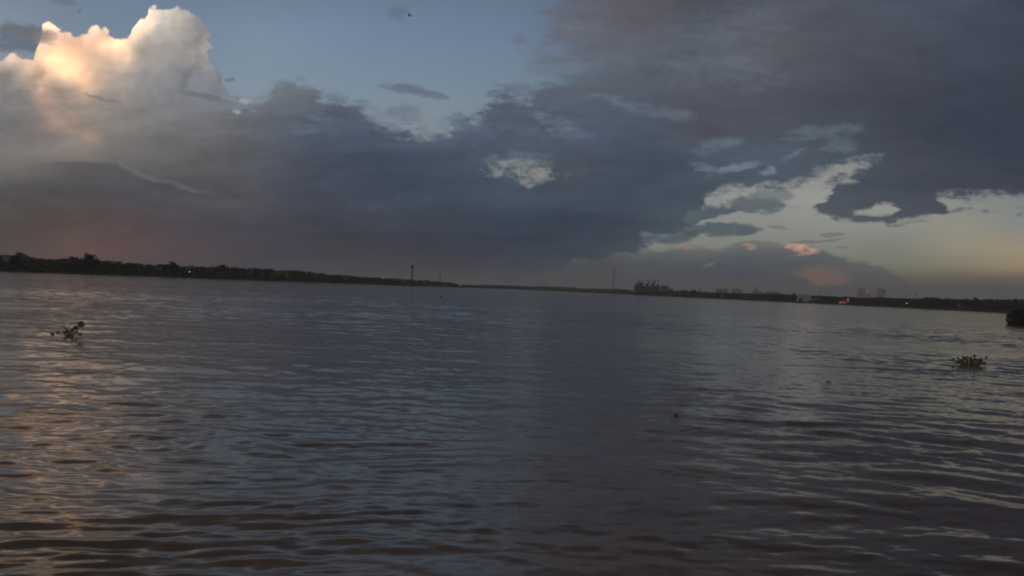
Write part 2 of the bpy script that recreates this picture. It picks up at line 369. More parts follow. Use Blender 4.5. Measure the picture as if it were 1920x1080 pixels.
CU = W.m('MULTIPLY', CU, W.step(W.m('ADD', W.m('MULTIPLY_ADD', pxr, .30, pyr), W.m('MULTIPLY', nrc, 90.0)), 385, 265))
cxs = [-300,-150,-60,0,20,40,60,80,100,120,140,160,180,200,220,240,260,280,300,320,340,360,380,400,420]
def crow(y, pts):
    if 70 < y < 190: pts = [(-300, (250, 200, 150)), (-140, (235, 185, 145)), (-50, (190, 155, 135))] + pts
    xs = [p[0] for p in pts]
    cols = [tuple(float(np.interp(x, xs, [p[1][i] for p in pts])) for i in range(3)) for x in cxs]
    return (y, cols)
cum = grid([
 crow(20, [(80,(240,226,204)),(240,(232,220,200)),(280,(232,222,208)),(300,(208,200,190)),(318,(176,170,164)),(332,(205,196,184)),(346,(160,156,154)),(370,(148,147,149)),(390,(142,143,148))]),
 crow(40, [(80,(240,226,204)),(170,(232,218,196)),(255,(230,216,196)),(280,(228,218,202)),(300,(196,188,178)),(318,(174,166,158)),(336,(186,174,162)),(358,(150,146,146)),(390,(140,140,143))]),
 crow(60, [(85,(238,222,198)),(100,(228,204,178)),(120,(208,182,162)),(150,(218,194,174)),(180,(230,214,194)),(202,(216,196,176)),(236,(234,220,196)),(260,(224,208,188)),(280,(198,187,174)),(300,(182,174,166)),(340,(165,158,152)),(380,(142,140,142)),(420,(138,138,142))]),
 crow(85, [(0,(200,175,160)),(80,(218,193,168)),(100,(222,192,162)),(130,(216,182,157)),(160,(222,192,167)),(190,(228,203,173)),(213,(243,224,194)),(230,(247,230,202)),(245,(216,196,171)),(262,(180,165,152)),(282,(164,155,148)),(320,(155,148,145)),(360,(145,142,142)),(385,(152,147,142)),(420,(140,140,143))]),
 crow(110, [(0,(190,168,152)),(20,(204,178,160)),(50,(208,183,162)),(75,(238,214,184)),(100,(252,231,194)),(130,(252,228,188)),(155,(222,192,162)),(182,(200,170,150)),(210,(206,180,152)),(240,(216,192,166)),(258,(168,154,146)),(300,(148,144,142)),(340,(142,140,140)),(378,(152,146,140)),(420,(134,136,141))]),
 crow(140, [(0,(124,124,125)),(28,(136,130,127)),(46,(196,168,150)),(62,(196,166,146)),(90,(196,162,138)),(108,(242,217,182)),(135,(250,228,188)),(160,(226,192,162)),(190,(192,166,149)),(220,(176,158,146)),(260,(146,140,138)),(300,(135,135,137)),(336,(124,126,132)),(380,(124,127,134)),(412,(132,135,140))]),
 crow(170, [(0,(122,120,120)),(44,(124,120,118)),(62,(150,131,121)),(76,(206,171,147)),(94,(164,140,128)),(120,(154,137,128)),(140,(186,156,139)),(160,(206,176,151)),(180,(190,165,146)),(210,(160,148,139)),(250,(140,136,134)),(300,(129,129,132)),(350,(123,125,130)),(400,(119,123,131))]),
 crow(200, [(0,(115,114,115)),(62,(118,115,114)),(80,(150,132,123)),(95,(186,154,137)),(108,(144,130,123)),(140,(141,130,124)),(180,(145,135,128)),(240,(130,126,125)),(320,(119,118,121)),(420,(108,111,118))]),
 crow(230, [(0,(112,111,112)),(66,(115,112,112)),(95,(154,135,126)),(118,(168,142,128)),(150,(150,134,125)),(200,(130,124,120)),(300,(116,114,115)),(420,(104,105,111))]),
 crow(258, [(0,(108,107,108)),(90,(118,112,111)),(140,(142,129,120)),(172,(150,136,121)),(200,(124,118,114)),(300,(110,108,109)),(420,(98,99,105))]),
], W.m('MULTIPLY_ADD', W.m('MULTIPLY_ADD', W.m('SUBTRACT', pcx, pxr), .6, pxr), 1 / 740., 300 / 740.), W.m('MULTIPLY_ADD', W.m('SUBTRACT', pcy, pyr), .6, pyr), cxs, -300.0, 440.0)
cum = W.gain(cum, W.m('MULTIPLY_ADD', W.step(pxr, 10, -120), 1.1, 1.16))
sc_ = W.n('ShaderNodeSeparateColor'); W.put(sc_.inputs[0], cum)
hot = W.step(sc_.outputs[0], .56, 1.1)
cg = W.n('ShaderNodeMix'); cg.data_type = 'RGBA'; cg.blend_type = 'MULTIPLY'
W.put(cg.inputs[0], hot); W.put(cg.inputs[6], cum); cg.inputs[7].default_value = (1.5, 1.14, 1.0, 1)
cum = cg.outputs[2]
# rounded billows: puffs lit from the left
lob = W.m('ADD', W.m('MULTIPLY', relief, .7), W.m('MULTIPLY_ADD', b2, .75, -.06))
PL = W.xyz(W.m('MULTIPLY_ADD', w2x, .22, pxr), W.m('MULTIPLY_ADD', w2y, .20, pyr))
for (cx, cy, r_) in ((170,70,44),(120,88,46),(292,46,44),(345,58,42),(250,92,40),(205,105,36),(60,128,30),(330,108,62),(395,100,24),(130,135,58),(250,150,52),(190,160,42),(385,158,36),(300,168,44),(95,165,28)):
    q_ = W.v('SUBTRACT', PL, (cx, cy, 0))
    t_ = W.v('DOT_PRODUCT', q_, (-.72 / r_, -.62 / r_, 0))
    m_ = W.step(W.v('LENGTH', q_), r_ * 1.12, r_ * .62)
    lob = W.m('ADD', W.m('MULTIPLY', lob, W.m('MULTIPLY_ADD', m_, -.35, 1.0)), W.m('MULTIPLY', m_, W.m('MULTIPLY_ADD', t_, .20, -.02)))
relief = lob
cumr = W.gain(cum, W.m('MULTIPLY_ADD', W.m('MULTIPLY', relief, W.step(pyr, 235, 130)), 1.0, 1.0))
sky = W.mix(CU, sky, cumr)
for (cx, cy, rx, ry, an, cc, k) in [(58,62,60,17,12,(108,110,115),.85),(132,228,80,15,38,(166,140,126),.6),(195,186,44,5,14,(122,120,122),.7),(390,183,70,6,10,(104,108,116),.8),(85,72,34,16,14,(150,140,136),.45)]:
    sky = over(sky, blob(PE, cx, cy, rx, ry, an, (0.0, 1.15)), cc, k)
# added bright cloud, unseen above the frame: warms the glints on steeper wavelets
sky = over(sky, wisp(blob(PE, 70, -190, 270, 95, 4, (0.0, 1.2)), .1, .9, 1.6), (255,206,150), .95)
# arc of the shelf cloud on the left
a_pts = [(60,306),(120,303),(170,303),(215,308),(240,318),(262,330),(290,340),(330,350),(372,362),(420,372),(520,372),(600,378)]
arc = band(FE, W.m('ADD', pyr, W.m('MULTIPLY', W.m('SUBTRACT', pey, pyr), .3)), a_pts, [(x, y + 34) for x, y in a_pts], 9, 60)
arc = W.m('MULTIPLY', arc, W.m('MULTIPLY', W.step(pxr, 40, 150), W.step(pxr, 640, 380)))
sky = over(sky, arc, (76,77,85), .75)
hl = band(FE, W.m('ADD', pyr, W.m('MULTIPLY', W.m('SUBTRACT', pey, pyr), .3)), [(x, y - 7) for x, y in a_pts], [(x, y + 1) for x, y in a_pts], 8, 6)
hl = W.m('MULTIPLY', hl, W.m('MULTIPLY', W.step(pxr, 150, 290), W.step(pxr, 440, 330)))
sky = over(sky, hl, (112,112,116), .5)

# fine cloud texture
tex = W.m('ADD', W.m('MULTIPLY', W.m('SUBTRACT', n3, .5), .30), W.m('MULTIPLY', W.m('SUBTRACT', n1, .5), .48))
tex = W.m('ADD', tex, W.m('MULTIPLY', nrc, W.m('MULTIPLY_ADD', W.step(pxr, 1350, 900), .34, .40)))
bend = W.m('MULTIPLY', W.m('SUBTRACT', pxr, 900.0), W.m('SUBTRACT', pxr, 900.01))
bend = W.m('MULTIPLY_ADD', bend, -0.00016, W.m('ADD', pyr, W.m('MULTIPLY', W.m('SUBTRACT', pey, pyr), .6)))
strk = W.noise(W.xyz(W.m('MULTIPLY', pwx, 1 / 330.), W.m('MULTIPLY', bend, 1 / 30.), 71.0), 1.0, 4, .5, '2D').outputs['Fac']
tex = W.m('ADD', tex, W.m('MULTIPLY', W.m('SUBTRACT', strk, .5), W.m('MULTIPLY_ADD', W.step(pxr, 1300, 850), .32, .10)))
tex = W.m('MULTIPLY', tex, W.m('MULTIPLY_ADD', W.m('MAXIMUM', W.m('MAXIMUM', M, D), W.m('MULTIPLY', I, .7)), 0.85, 0.06))
tex = W.m('MULTIPLY', tex, W.step(pyr, 570, 490))
sky = W.gain(sky, W.m('ADD', tex, 1.0))

nish = W.n('ShaderNodeTexSky'); nish.sky_type = 'NISHITA'
nish.sun_disc = False; nish.sun_elevation = SUN_EL; nish.sun_rotation = SUN_AZ
nish.air_density = 1.0; nish.dust_density = 2.0
bg1 = W.n('ShaderNodeBackground'); W.put(bg1.inputs[0], sky); bg1.inputs[1].default_value = 0.96
bg2 = W.n('ShaderNodeBackground'); W.put(bg2.inputs[0], nish.outputs[0]); bg2.inputs[1].default_value = 0.004
ad = W.n('ShaderNodeAddShader'); nt.links.new(bg1.outputs[0], ad.inputs[0]); nt.links.new(bg2.outputs[0], ad.inputs[1])
wo = W.n('ShaderNodeOutputWorld'); nt.links.new(ad.outputs[0], wo.inputs[0])
world.cycles.sampling_method = 'MANUAL'
world.cycles.sample_map_resolution = 512

# ------------------------------------------------------------------ object helpers
def mat(name, base, rough=0.8, var=0.25, scale=2.0, base2=None, emit=None, metal=0.0):
    m = bpy.data.materials.new(name); m.use_nodes = True
    t = m.node_tree; b = NB(t)
    p = t.nodes['Principled BSDF']
    tcn = b.n('ShaderNodeTexCoord')
    nz = b.noise(tcn.outputs['Object'], scale, 5, 0.6)
    c2 = base2 or tuple(x * (1 - var) for x in base)
    b.put(p.inputs['Base Color'], b.mix(b.step(nz.outputs['Fac'], .35, .65), (*c2, 1), (*base, 1)))
    p.inputs['Roughness'].default_value = rough
    p.inputs['Metallic'].default_value = metal
    if emit:
        p.inputs['Emission Color'].default_value = (*emit[0], 1)
        p.inputs['Emission Strength'].default_value = emit[1]
    return m

def tag(o, label=None, cat=None, group=None, kind=None):
    if label: o['label'] = label
    if cat: o['category'] = cat
    if group: o['group'] = group
    if kind: o['kind'] = kind
    return o

def empty(name, loc, rz=0.0):
    o = bpy.data.objects.new(name, None); COL.objects.link(o)
    o.location = loc; o.rotation_euler = (0, 0, rz); o.empty_display_size = 0.3
    return o

def link(name, me, m, parent=None):
    o = bpy.data.objects.new(name, me); COL.objects.link(o)
    if m is not None and not me.materials: me.materials.append(m)
    if parent is not None: o.parent = parent
    return o

def from_bm(name, bm, m, parent=None, smooth=False):
    me = bpy.data.meshes.new(name)
    bmesh.ops.recalc_face_normals(bm, faces=bm.faces)
    bm.to_mesh(me); bm.free()
    if smooth: me.polygons.foreach_set('use_smooth', [True] * len(me.polygons))
    return link(name, me, m, parent)

def box(bm, x0, x1, y0, y1, z0, z1):
    v = [bm.verts.new(c) for c in ((x0,y0,z0),(x1,y0,z0),(x1,y1,z0),(x0,y1,z0),(x0,y0,z1),(x1,y0,z1),(x1,y1,z1),(x0,y1,z1))]
    for f in ((0,3,2,1),(4,5,6,7),(0,1,5,4),(1,2,6,5),(2,3,7,6),(3,0,4,7)): bm.faces.new([v[i] for i in f])

def tube(bm, pts, rad, seg=8, cap=True):
    pts = [Vector(p) for p in pts]
    if not isinstance(rad, (list, tuple)): rad = [rad] * len(pts)
    rings = []
    for i, p in enumerate(pts):
        d = (pts[min(i + 1, len(pts) - 1)] - pts[max(i - 1, 0)]).normalized()
        a = d.orthogonal().normalized(); b = d.cross(a)
        rings.append([bm.verts.new(p + (a * math.cos(t) + b * math.sin(t)) * rad[i]) for t in [2 * math.pi * k / seg for k in range(seg)]])
    for q, r in zip(rings, rings[1:]):
        for k in range(seg): bm.faces.new((q[k], q[(k + 1) % seg], r[(k + 1) % seg], r[k]))
    if cap:
        bm.faces.new(rings[0][::-1]); bm.faces.new(rings[-1])

def lathe(bm, prof, seg=14, c=(0, 0)):
    rings = [[bm.verts.new((c[0] + r * math.cos(2 * math.pi * k / seg), c[1] + r * math.sin(2 * math.pi * k / seg), z)) for k in range(seg)] for r, z in prof]
    for q, r in zip(rings, rings[1:]):
        for k in range(seg): bm.faces.new((q[k], q[(k + 1) % seg], r[(k + 1) % seg], r[k]))
    bm.faces.new(rings[0][::-1]); bm.faces.new(rings[-1])

def children(o): return list(o.children)
def copy_tree(o, parent=None):
    c = o.copy(); COL.objects.link(c)
    if parent is not None: c.parent = parent
    for ch in children(o): copy_tree(ch, c)
    return c

# ------------------------------------------------------------------ where things stand
def bearing(px, drop=540.0):
    """bearing (from straight ahead) of something on the horizon seen at column px"""
    return math.atan((px - 960.0) / math.cos(ROLL) / F)
def horizon_y(px): return 539.5 + (px - 960.0) * math.tan(ROLL)
SHORE = [(-900,330),(-300,420),(0,470),(200,530),(400,590),(600,760),(750,960),(860,1250),(900,1600),(960,1800),(1080,1800),(1180,1450),(1300,1180),(1500,950),(1700,820),(1920,700),(2300,560),(3200,420)]
sx_ = [bearing(p) for p, _ in SHORE]; sd_ = [d for _, d in SHORE]
def shore(az): return float(np.interp(az, sx_, sd_))
def place(px, back=0.0, z=0.0):
    az = bearing(px); d = (shore(az) + back)
    return Vector((d * math.sin(az) , d * math.cos(az), z)), d, az
def depth(px, back=0.0):
    p, d, az = place(px, back); return p.y
TOPS = [(-200,468),(0,475),(40,474),(60,480),(100,482),(135,480),(150,484),(166,478),(185,484),(210,486),(235,490),(290,493),(320,491),(340,497),(370,496),(410,496),(430,498),(460,499),(500,501),(520,503),(560,505),(590,509),(620,512),(660,515),(700,517),(740,520),(760,522),(800,524),(830,527),(845,529),(855,532),(870,535),(890,537.5),(960,538),(1000,540),(1060,541),(1100,544),(1170,545),(1188,547),(1260,547),(1300,546.5),(1340,550),(1390,551),(1420,552),(1490,553),(1520,556),(1590,559),(1660,561),(1700,561),(1760,562),(1800,563),(1850,564),(1885,564),(1920,563),(2200,570)]
tx_, ty_ = [a for a, _ in TOPS], [b for _, b in TOPS]
def tree_height(px, back, gz):
    dep = depth(px, back)
    lift = float(np.interp(px, [860, 900, 1180, 1300, 1700, 1900], [0, 4.5, 4.5, 3.0, 4.5, 5.5]))
    y = float(np.interp(px, tx_, ty_))
    return (horizon_y(px) - y + lift) * dep / F + CAM_H - gz

# ------------------------------------------------------------------ water: displaced sheet, one mesh
def build_water():
    rr = [0.8]
    while rr[-1] < 150:
        r = rr[-1]; rr.append(r + min(max(r * r / 2600.0, 0.03), 0.26 + max(0, r - 110) * 0.05))
    while rr[-1] < 4000: rr.append(rr[-1] * 1.12)
    rr = np.array(rr)
    core = np.linspace(-42, 42, 900)
    side = 42 + (np.linspace(0, 1, 60)[1:] ** 1.5) * 138
    aa = np.radians(np.concatenate([-side[::-1], core, side[:-1]]))      # full circle
    na, nr = len(aa), len(rr)
    Rg, Ag = np.meshgrid(rr, aa, indexing='ij')
    X = Rg * np.sin(Ag); Y = Rg * np.cos(Ag)
    dr = np.gradient(rr)[:, None]
    da = np.gradient(aa)[None, :] * Rg
    # slow meander of the phases so that crests bend and break up
    def low(seed, lx, ly):
        g = np.random.default_rng(seed); out = np.zeros_like(X)
        for _ in range(9):
            a = g.normal(0, 1, 2); out += np.sin(a[0] * X / lx + a[1] * Y / ly + g.uniform(0, 6.28))
        return out / 3.0
    wx, wy = low(1, 3.5, 2.6), low(2, 2.4, 3.4)
    patch = np.clip(0.85 + 0.42 * low(3, 6.0, 3.2), 0.22, 1.7)
    patch2 = np.clip(0.8 + 0.5 * low(4, 3.0, 2.0), 0.15, 1.8)
    Z = np.zeros_like(X)
    wx2, wy2 = low(8, 1.3, 1.1), low(9, 1.2, 1.2)
    Xw, Yw = X + 0.50 * wx + .13 * wx2, Y + 0.36 * wy + .10 * wy2
    n = 110
    lam = np.exp(RNG.uniform(np.log(0.24), np.log(5.2), n))
    right = 1 / (1 + np.exp(-np.clip(X - 0.5, -100, 100) / 3.0))
    for i in range(n):
        L = lam[i]
        fam = i % 3
        if fam == 0:   th = RNG.normal(R(6), R(26)); wgt = 0.60 + 0.40 * right          # straight at the camera
        elif fam == 1: th = RNG.normal(R(-16), R(17)); wgt = 1.05 - 0.75 * right        # boat wake rising to the right
        else:          th = RNG.normal(R(0), R(58)); wgt = 0.9
        k = 2 * math.pi / L
        s = 0.0188 * (L / 0.8) ** (-0.22 if L < 0.8 else -0.78)
        att = np.clip((L / (2.4 * dr) - 0.6) / 1.0, 0, 1) * np.clip((L / (1.6 * da) - 0.6), 0, 1)
        ph = k * (Xw * math.sin(th) + Yw * math.cos(th)) + RNG.uniform(0, 6.28)
        c = np.sin(ph)
        c = c + 0.22 * np.sin(2 * ph - 1.57)                                           # sharper crests
        Z += (s / k) * c * att * wgt * (patch if L > 0.7 else patch2)
    calm = np.clip((np.hypot(X, Y) - 7) / 14, 0, 1)
    Z *= 1 - .55 * (1 - calm) * np.exp(-((X - .2) / 2.3) ** 2)
    # transverse swell of the boat's own wake, lower left
    for (L, th, s, cx, cy, rx, ry) in ((1.15, R(-20), 0.055, -3.2, 9.5, 3.2, 3.2), (0.8, R(-13), 0.045, -1.5, 12.5, 4.0, 4.0), (1.5, R(8), 0.04, 4.0, 12.0, 5.0, 4.0), (0.9, R(12), 0.035, 4.5, 8.5, 2.5, 2.0)):
        k = 2 * math.pi / L
        w = np.exp(-(((X - cx) / rx) ** 2 + ((Y - cy) / ry) ** 2))
        ph = k * (Xw * math.sin(th) + Yw * math.cos(th))
        Z += (.5 * s / k) * w * (np.sin(ph) + .25 * np.sin(2 * ph - 1.57))
    co = np.stack([X, Y, Z], -1).reshape(-1, 3)
    c0 = len(co)
    co = np.vstack([co, [[0, 0, 0]]])
    i = np.arange(nr - 1)[:, None] * na; j = np.arange(na)[None, :]; j2 = (j + 1) % na
    quads = np.stack([i + j, i + na + j, i + na + j2, i + j2], -1).reshape(-1, 4)[:, ::-1]
    tris = np.stack([np.full(na, c0), (np.arange(na) + 1) % na, np.arange(na)], -1)
    me = bpy.data.meshes.new('water')
    me.vertices.add(len(co)); me.vertices.foreach_set('co', co.ravel())
    me.loops.add(quads.size + tris.size)
    me.loops.foreach_set('vertex_index', np.concatenate([quads.ravel(), tris.ravel()]).astype(np.int32))
    me.polygons.add(len(quads) + len(tris))
    me.polygons.foreach_set('loop_start', np.concatenate([np.arange(len(quads)) * 4, quads.size + np.arange(len(tris)) * 3]).astype(np.int32))
    me.polygons.foreach_set('use_smooth', np.ones(len(quads) + len(tris), dtype=bool))
    me.update(calc_edges=True); me.validate()
    return me

def water_material():
    m = bpy.data.materials.new('muddy_river_water'); m.use_nodes = True
    t = m.node_tree; b = NB(t); p = t.nodes['Principled BSDF']
    tcn = b.n('ShaderNodeTexCoord'); O = tcn.outputs['Object']
    geo = b.n('ShaderNodeNewGeometry')
    dist = b.v('LENGTH', O)
    far = b.step(dist, 25, 90)
    silt = b.noise(b.v('MULTIPLY', O, (0.10, 0.22, 0)), 1.0, 5, 0.6).outputs['Fac']
    b.put(p.inputs['Base Color'], b.mix(b.step(silt, .32, .68), (0.096, 0.070, 0.058, 1), (0.150, 0.106, 0.084, 1)))
    p.inputs['Roughness'].default_value = 0.10
    p.inputs['IOR'].default_value = 1.26
    gust = b.noise(b.v('MULTIPLY', O, (0.012, 0.05, 0)), 1.0, 4, 0.6).outputs['Fac']
    gust = b.m('MULTIPLY_ADD', b.step(gust, .3, .7), 0.75, 0.5)
    def slope(sx, sy, det, ax, ay, off):
        nz = b.noise(b.v('ADD', b.v('MULTIPLY', O, (sx, sy, 1)), (off, off, off)), 1.0, det, 0.6)
        return b.v('MULTIPLY', b.v('SUBTRACT', nz.outputs['Color'], (.5, .5, .5)), (ax, ay, 0))
    s1 = slope(3.6, 8.0, 3.5, 0.18, 0.30, 3.3)
    s2 = b.v('SCALE', slope(0.55, 1.7, 4, 0.30, 0.58, 9.1), scale=far)
    s3 = b.v('SCALE', slope(0.10, 0.34, 4, 0.06, 0.14, 21.7), scale=far)
    tot = b.v('ADD', b.v('ADD', s1, s2), s3)
    tot = b.v('SCALE', tot, scale=gust)
    nn = b.v('NORMALIZE', b.v('ADD', geo.outputs['Normal'], tot))
    b.put(p.inputs['Normal'], nn)
    return m
wm = water_material()
tag(link('water', build_water(), wm), kind='structure')

# ------------------------------------------------------------------ far bank: ground sheet from the water's edge to beyond the trees
GZ = 2.2
def build_ground():
    bm = bmesh.new()
    azs = np.linspace(sx_[0], sx_[-1], 420)
    prof = [(-6, -0.7), (0, 0.02), (3, 0.55), (8, 1.3), (16, 2.0), (30, GZ), (300, GZ + .2), (1200, GZ + .2), (2400, GZ + .2)]
    rows = []
    for az in azs:
        d = shore(az); col = []
        wob = 3.0 * mnoise.noise(Vector((az * 60, 0, 0))) + 1.5 * mnoise.noise(Vector((az * 220, 3, 0)))
        for k, (o, z) in enumerate(prof):
            rr_ = min(d + o + (wob if k < 5 else 0), 3900)
            zz = z + (0.35 * mnoise.noise(Vector((az * 150, o * .2, 1))) if 1 < k < 6 else 0)
            col.append(bm.verts.new((rr_ * math.sin(az), rr_ * math.cos(az), zz)))
        rows.append(col)
    for a, b in zip(rows, rows[1:]):
        for k in range(len(prof) - 1): bm.faces.new((a[k], b[k], b[k + 1], a[k + 1]))
    return bm
gm = mat('bank_soil_and_grass', (0.055, 0.060, 0.035), 0.95, base2=(0.085, 0.068, 0.05), scale=0.08)
tag(from_bm('ground', build_ground(), gm), kind='structure')

# ------------------------------------------------------------------ trees of the far bank
leaf_mats = [mat('foliage_dark', (0.052, 0.070, 0.032), 0.7, base2=(0.034, 0.048, 0.024), scale=0.9),
             mat('foliage_olive', (0.074, 0.080, 0.038), 0.7, base2=(0.046, 0.056, 0.028), scale=0.9)]
bark = mat('bark', (0.09, 0.07, 0.055), 0.9)
def crown_mesh(kind, seed):
    """leaf clumps through a volume of unit height (crown from 0.2 to 1.0); width about w"""
    g = random.Random(seed); bm = bmesh.new()
    lumps = []
    if kind == 'broad':
        for _ in range(9):
            a = g.uniform(0, 6.28); r = g.uniform(0.08, 0.34); lumps.append((r * math.cos(a), r * math.sin(a), g.uniform(.38, .80), g.uniform(.13, .22)))
    elif kind == 'round':
        for _ in range(9):
            a = g.uniform(0, 6.28); r = g.uniform(0.05, 0.22); lumps.append((r * math.cos(a), r * math.sin(a), g.uniform(.5, .86), g.uniform(.14, .20)))
    elif kind == 'tall':
        for k in range(8):
            a = g.uniform(0, 6.28); r = g.uniform(0.02, 0.13); lumps.append((r * math.cos(a), r * math.sin(a), .28 + .085 * k, g.uniform(.10, .16)))
    else:                                                       # low spreading bush
        for _ in range(10):
            a = g.uniform(0, 6.28); r = g.uniform(0.1, 0.5); lumps.append((r * math.cos(a), r * math.sin(a), g.uniform(.2, .72), g.uniform(.20, .30)))
    for (x, y, z, r) in lumps:
        for _ in range(60):
            d = Vector((g.gauss(0, 1), g.gauss(0, 1), g.gauss(0, 1))).normalized() * r * (g.random() ** .4)
            c = Vector((x, y, z)) + d * Vector((1, 1, .8)).length / 1.6
            c = Vector((x + d.x, y + d.y, z + d.z * .85))
            if c.z > 1.0: c.z = 1.0 - g.random() * .04
            s = g.uniform(.022, .05)
            n_ = (d.normalized() + Vector((g.gauss(0, .6), g.gauss(0, .6), g.gauss(0, .6)))).normalized()
            a = n_.orthogonal().normalized(); b = n_.cross(a)
            t = g.uniform(0, 3.14); a, b = a * math.cos(t) + b * math.sin(t), b * math.cos(t) - a * math.sin(t)
            vs = [bm.verts.new(c + a * s * g.uniform(.7, 1.3) + b * s * .3), bm.verts.new(c + b * s * g.uniform(.7, 1.3)), bm.verts.new(c - a * s * g.uniform(.7, 1.3)), bm.verts.new(c - b * s * g.uniform(.7, 1.3))]
            bm.faces.new(vs)
    me = bpy.data.meshes.new('crown'); bm.to_mesh(me); bm.free()
    return me, lumps
def trunk_mesh(lumps, seed):
    g = random.Random(seed); bm = bmesh.new()
    tube(bm, [(0, 0, -.03), (.01, 0, .16), (g.uniform(-.02, .02), g.uniform(-.02, .02), .42)], [.030, .024, .015], 7)
    for (x, y, z, r) in lumps[:5]:
        tube(bm, [(0, 0, .2 + .1 * g.random()), (x * .6, y * .6, z * .75), (x, y, z)], [.014, .009, .004], 5)
    me = bpy.data.meshes.new('trunk'); bm.to_mesh(me); bm.free()
    me.materials.append(bark)
    return me
KIND = {}
for kd in ('broad', 'round', 'tall', 'bush'):
    for q in range(3):
        me, lumps = crown_mesh(kd, 100 * q + len(kd)); me.materials.append(leaf_mats[q % 2])
        KIND[kd, q] = (me, trunk_mesh(lumps, q))
PROTO = {}
for key, (cm, tm) in KIND.items():
    PROTO[key] = (cm, tm)
def tree(px, back, h, kd, q, wide, label, group=None, name='riverside_tree', gz=GZ - .1):
    p, d, az = place(px, back, gz)
    r = empty(name, p, random.uniform(0, 6.28)); r.scale = (h * wide, h * wide, h)
    cm, tm = KIND[kd, q]
    link('crown', cm, None, r); link('trunk', tm, None, r)
    tag(r, label, 'tree', group)
    return r
g = random.Random(77)
px = -70.0; count = 0
special = {166: ('round', 0, 1.28, .95, 'round dome topped tree standing tallest above the left bank canopy'),
           138: ('round', 1, 1.10, .8, 'small rounded tree just left of the tallest dome topped tree'),
           326: ('tall', 0, 1.34, .9, 'narrow reddish topped tree rising above the left bank tree line'),
           416: ('round', 2, 1.16, .9, 'rounded tree standing proud of the left bank right of the narrow one'),
           36: ('tall', 2, 1.12, 1.1, 'bushy tree rising behind pale house at the left frame edge'),
           563: ('broad', 1, 1.08, .7, 'flat topped tree on the left bank left of the far water tower'),
           848: ('round', 0, 1.10, 1.0, 'last rounded tree at the tip of the left bank'),
           1073: ('tall', 1, 1.3, 1.4, 'small pointed tree on the hazy far middle bank'),
           1284: ('round', 1, 1.16, 1.0, 'round tree right of the unfinished block on far bank'),
           1300: ('round', 0, 1.22, 1.1, 'twin round tree second to the right of the unfinished block'),
           1735: ('tall', 0, 1.12, 1.0, 'thin upright tree on the right bank behind the white lamp'),
           1826: ('tall', 1, 1.25, .8, 'slim tree poking above the right bank near frame edge')}
for px_, (kd, q, kh, wd, lab) in special.items():
    tree(px_, 24, tree_height(px_, 24, GZ) * (1 + (kh - 1) * .5), kd, q, wd * (1.9 if kd == 'tall' else 1.25), lab)
while px < 1985:
    far = depth(px)
    step = (6.6 if px < 880 else 8.4) * F / far
    for row in range(2 if far < 1400 else 1):
        back = g.uniform(10, 18) + row * g.uniform(12, 30)
        jx = px + g.uniform(-.4, .4) * step
        h = max(2.2, tree_height(jx, back, GZ) * g.uniform(.78, .99) * (1.0 if row else .92))
        kd = g.choice(['broad', 'broad', 'round', 'bush', 'bush', 'tall'])
        wd = g.uniform(1.15, 1.7) * (1.5 if kd == 'tall' else 1.0)
        if px < 880:   lab, grp = 'dark leafy tree massed in the tree line along the left bank', 'trees of the left bank'
        elif px < 1180: lab, grp = 'tiny hazy tree in the low strip of far bank mid river', 'trees of the far middle bank'
        else:          lab, grp = 'dark tree packed into the low tree line of the right bank', 'trees of the right bank'
        tree(jx, back, h, kd, g.randrange(3), wd, lab, grp)
        count += 1
    px += step * g.uniform(.75, 1.15)
    if count > 286: break
print('TREES', count, 'last px', px)

# scrub and reeds filling the bank under the trees: one uncountable mass
def build_scrub():
    gg = random.Random(4); bm = bmesh.new()
    px = -80
    while px < 1990:
        far = depth(px); 
        for _ in range(14):
            back = gg.uniform(3, 24)
            p, d, az = place(px + gg.uniform(-6, 6), back, 0)
            z0 = min(GZ, 0.25 + back * .13)
            hh = gg.uniform(.5, 2.6) if back > 7 else gg.uniform(.3, .9)
            for _k in range(4):
                c = p + Vector((gg.gauss(0, 1.0), gg.gauss(0, 1.0), z0 + hh * gg.random()))
                s = gg.uniform(.3, .75) * (1 if far < 900 else 1.5)
                n_ = Vector((gg.gauss(0, 1), gg.gauss(0, 1) - .6, gg.gauss(0, 1))).normalized(); a = n_.orthogonal().normalized(); b = n_.cross(a)
                bm.faces.new([bm.verts.new(c + a * s), bm.verts.new(c + b * s * .8), bm.verts.new(c - a * s), bm.verts.new(c - b * s * .7)])
        px += 1.9 if far < 900 else 2.8
    return bm
tag(from_bm('riverside_scrub', build_scrub(), leaf_mats[0]), 'low dark scrub and reeds covering the slope of the far bank', 'scrub', kind='stuff')

# the wood behind the first rows: reads as one dark mass
def build_wood():
    gg = random.Random(14); bm = bmesh.new()
    px = -90
    while px < 2010:
        far = depth(px); lumpy = mnoise.noise(Vector((px * .03, 2, 0))) * .18 + mnoise.noise(Vector((px * .11, 7, 0))) * .16
        for _ in range(34):
            back = gg.uniform(20, 46)
            p, d, az = place(px + gg.uniform(-4, 4), back, 0)
            hh = tree_height(px, back, GZ) * (.82 + lumpy)
            c = p + Vector((gg.gauss(0, .5), gg.gauss(0, .5), GZ + hh * gg.random() ** .8))
            s = gg.uniform(.35, .8) * (1 if px < 800 else 1.6)
            n_ = Vector((gg.gauss(0, 1), gg.gauss(0, 1) - .6, gg.gauss(0, 1))).normalized(); a = n_.orthogonal().normalized(); b = n_.cross(a)
            bm.faces.new([bm.verts.new(c + a * s), bm.verts.new(c + b * s * .8), bm.verts.new(c - a * s), bm.verts.new(c - b * s * .7)])
        px += 2.2
    return bm
tag(from_bm('distant_wood', build_wood(), leaf_mats[0]), 'dark wood massed behind the front trees of the far bank', 'wood', kind='stuff')

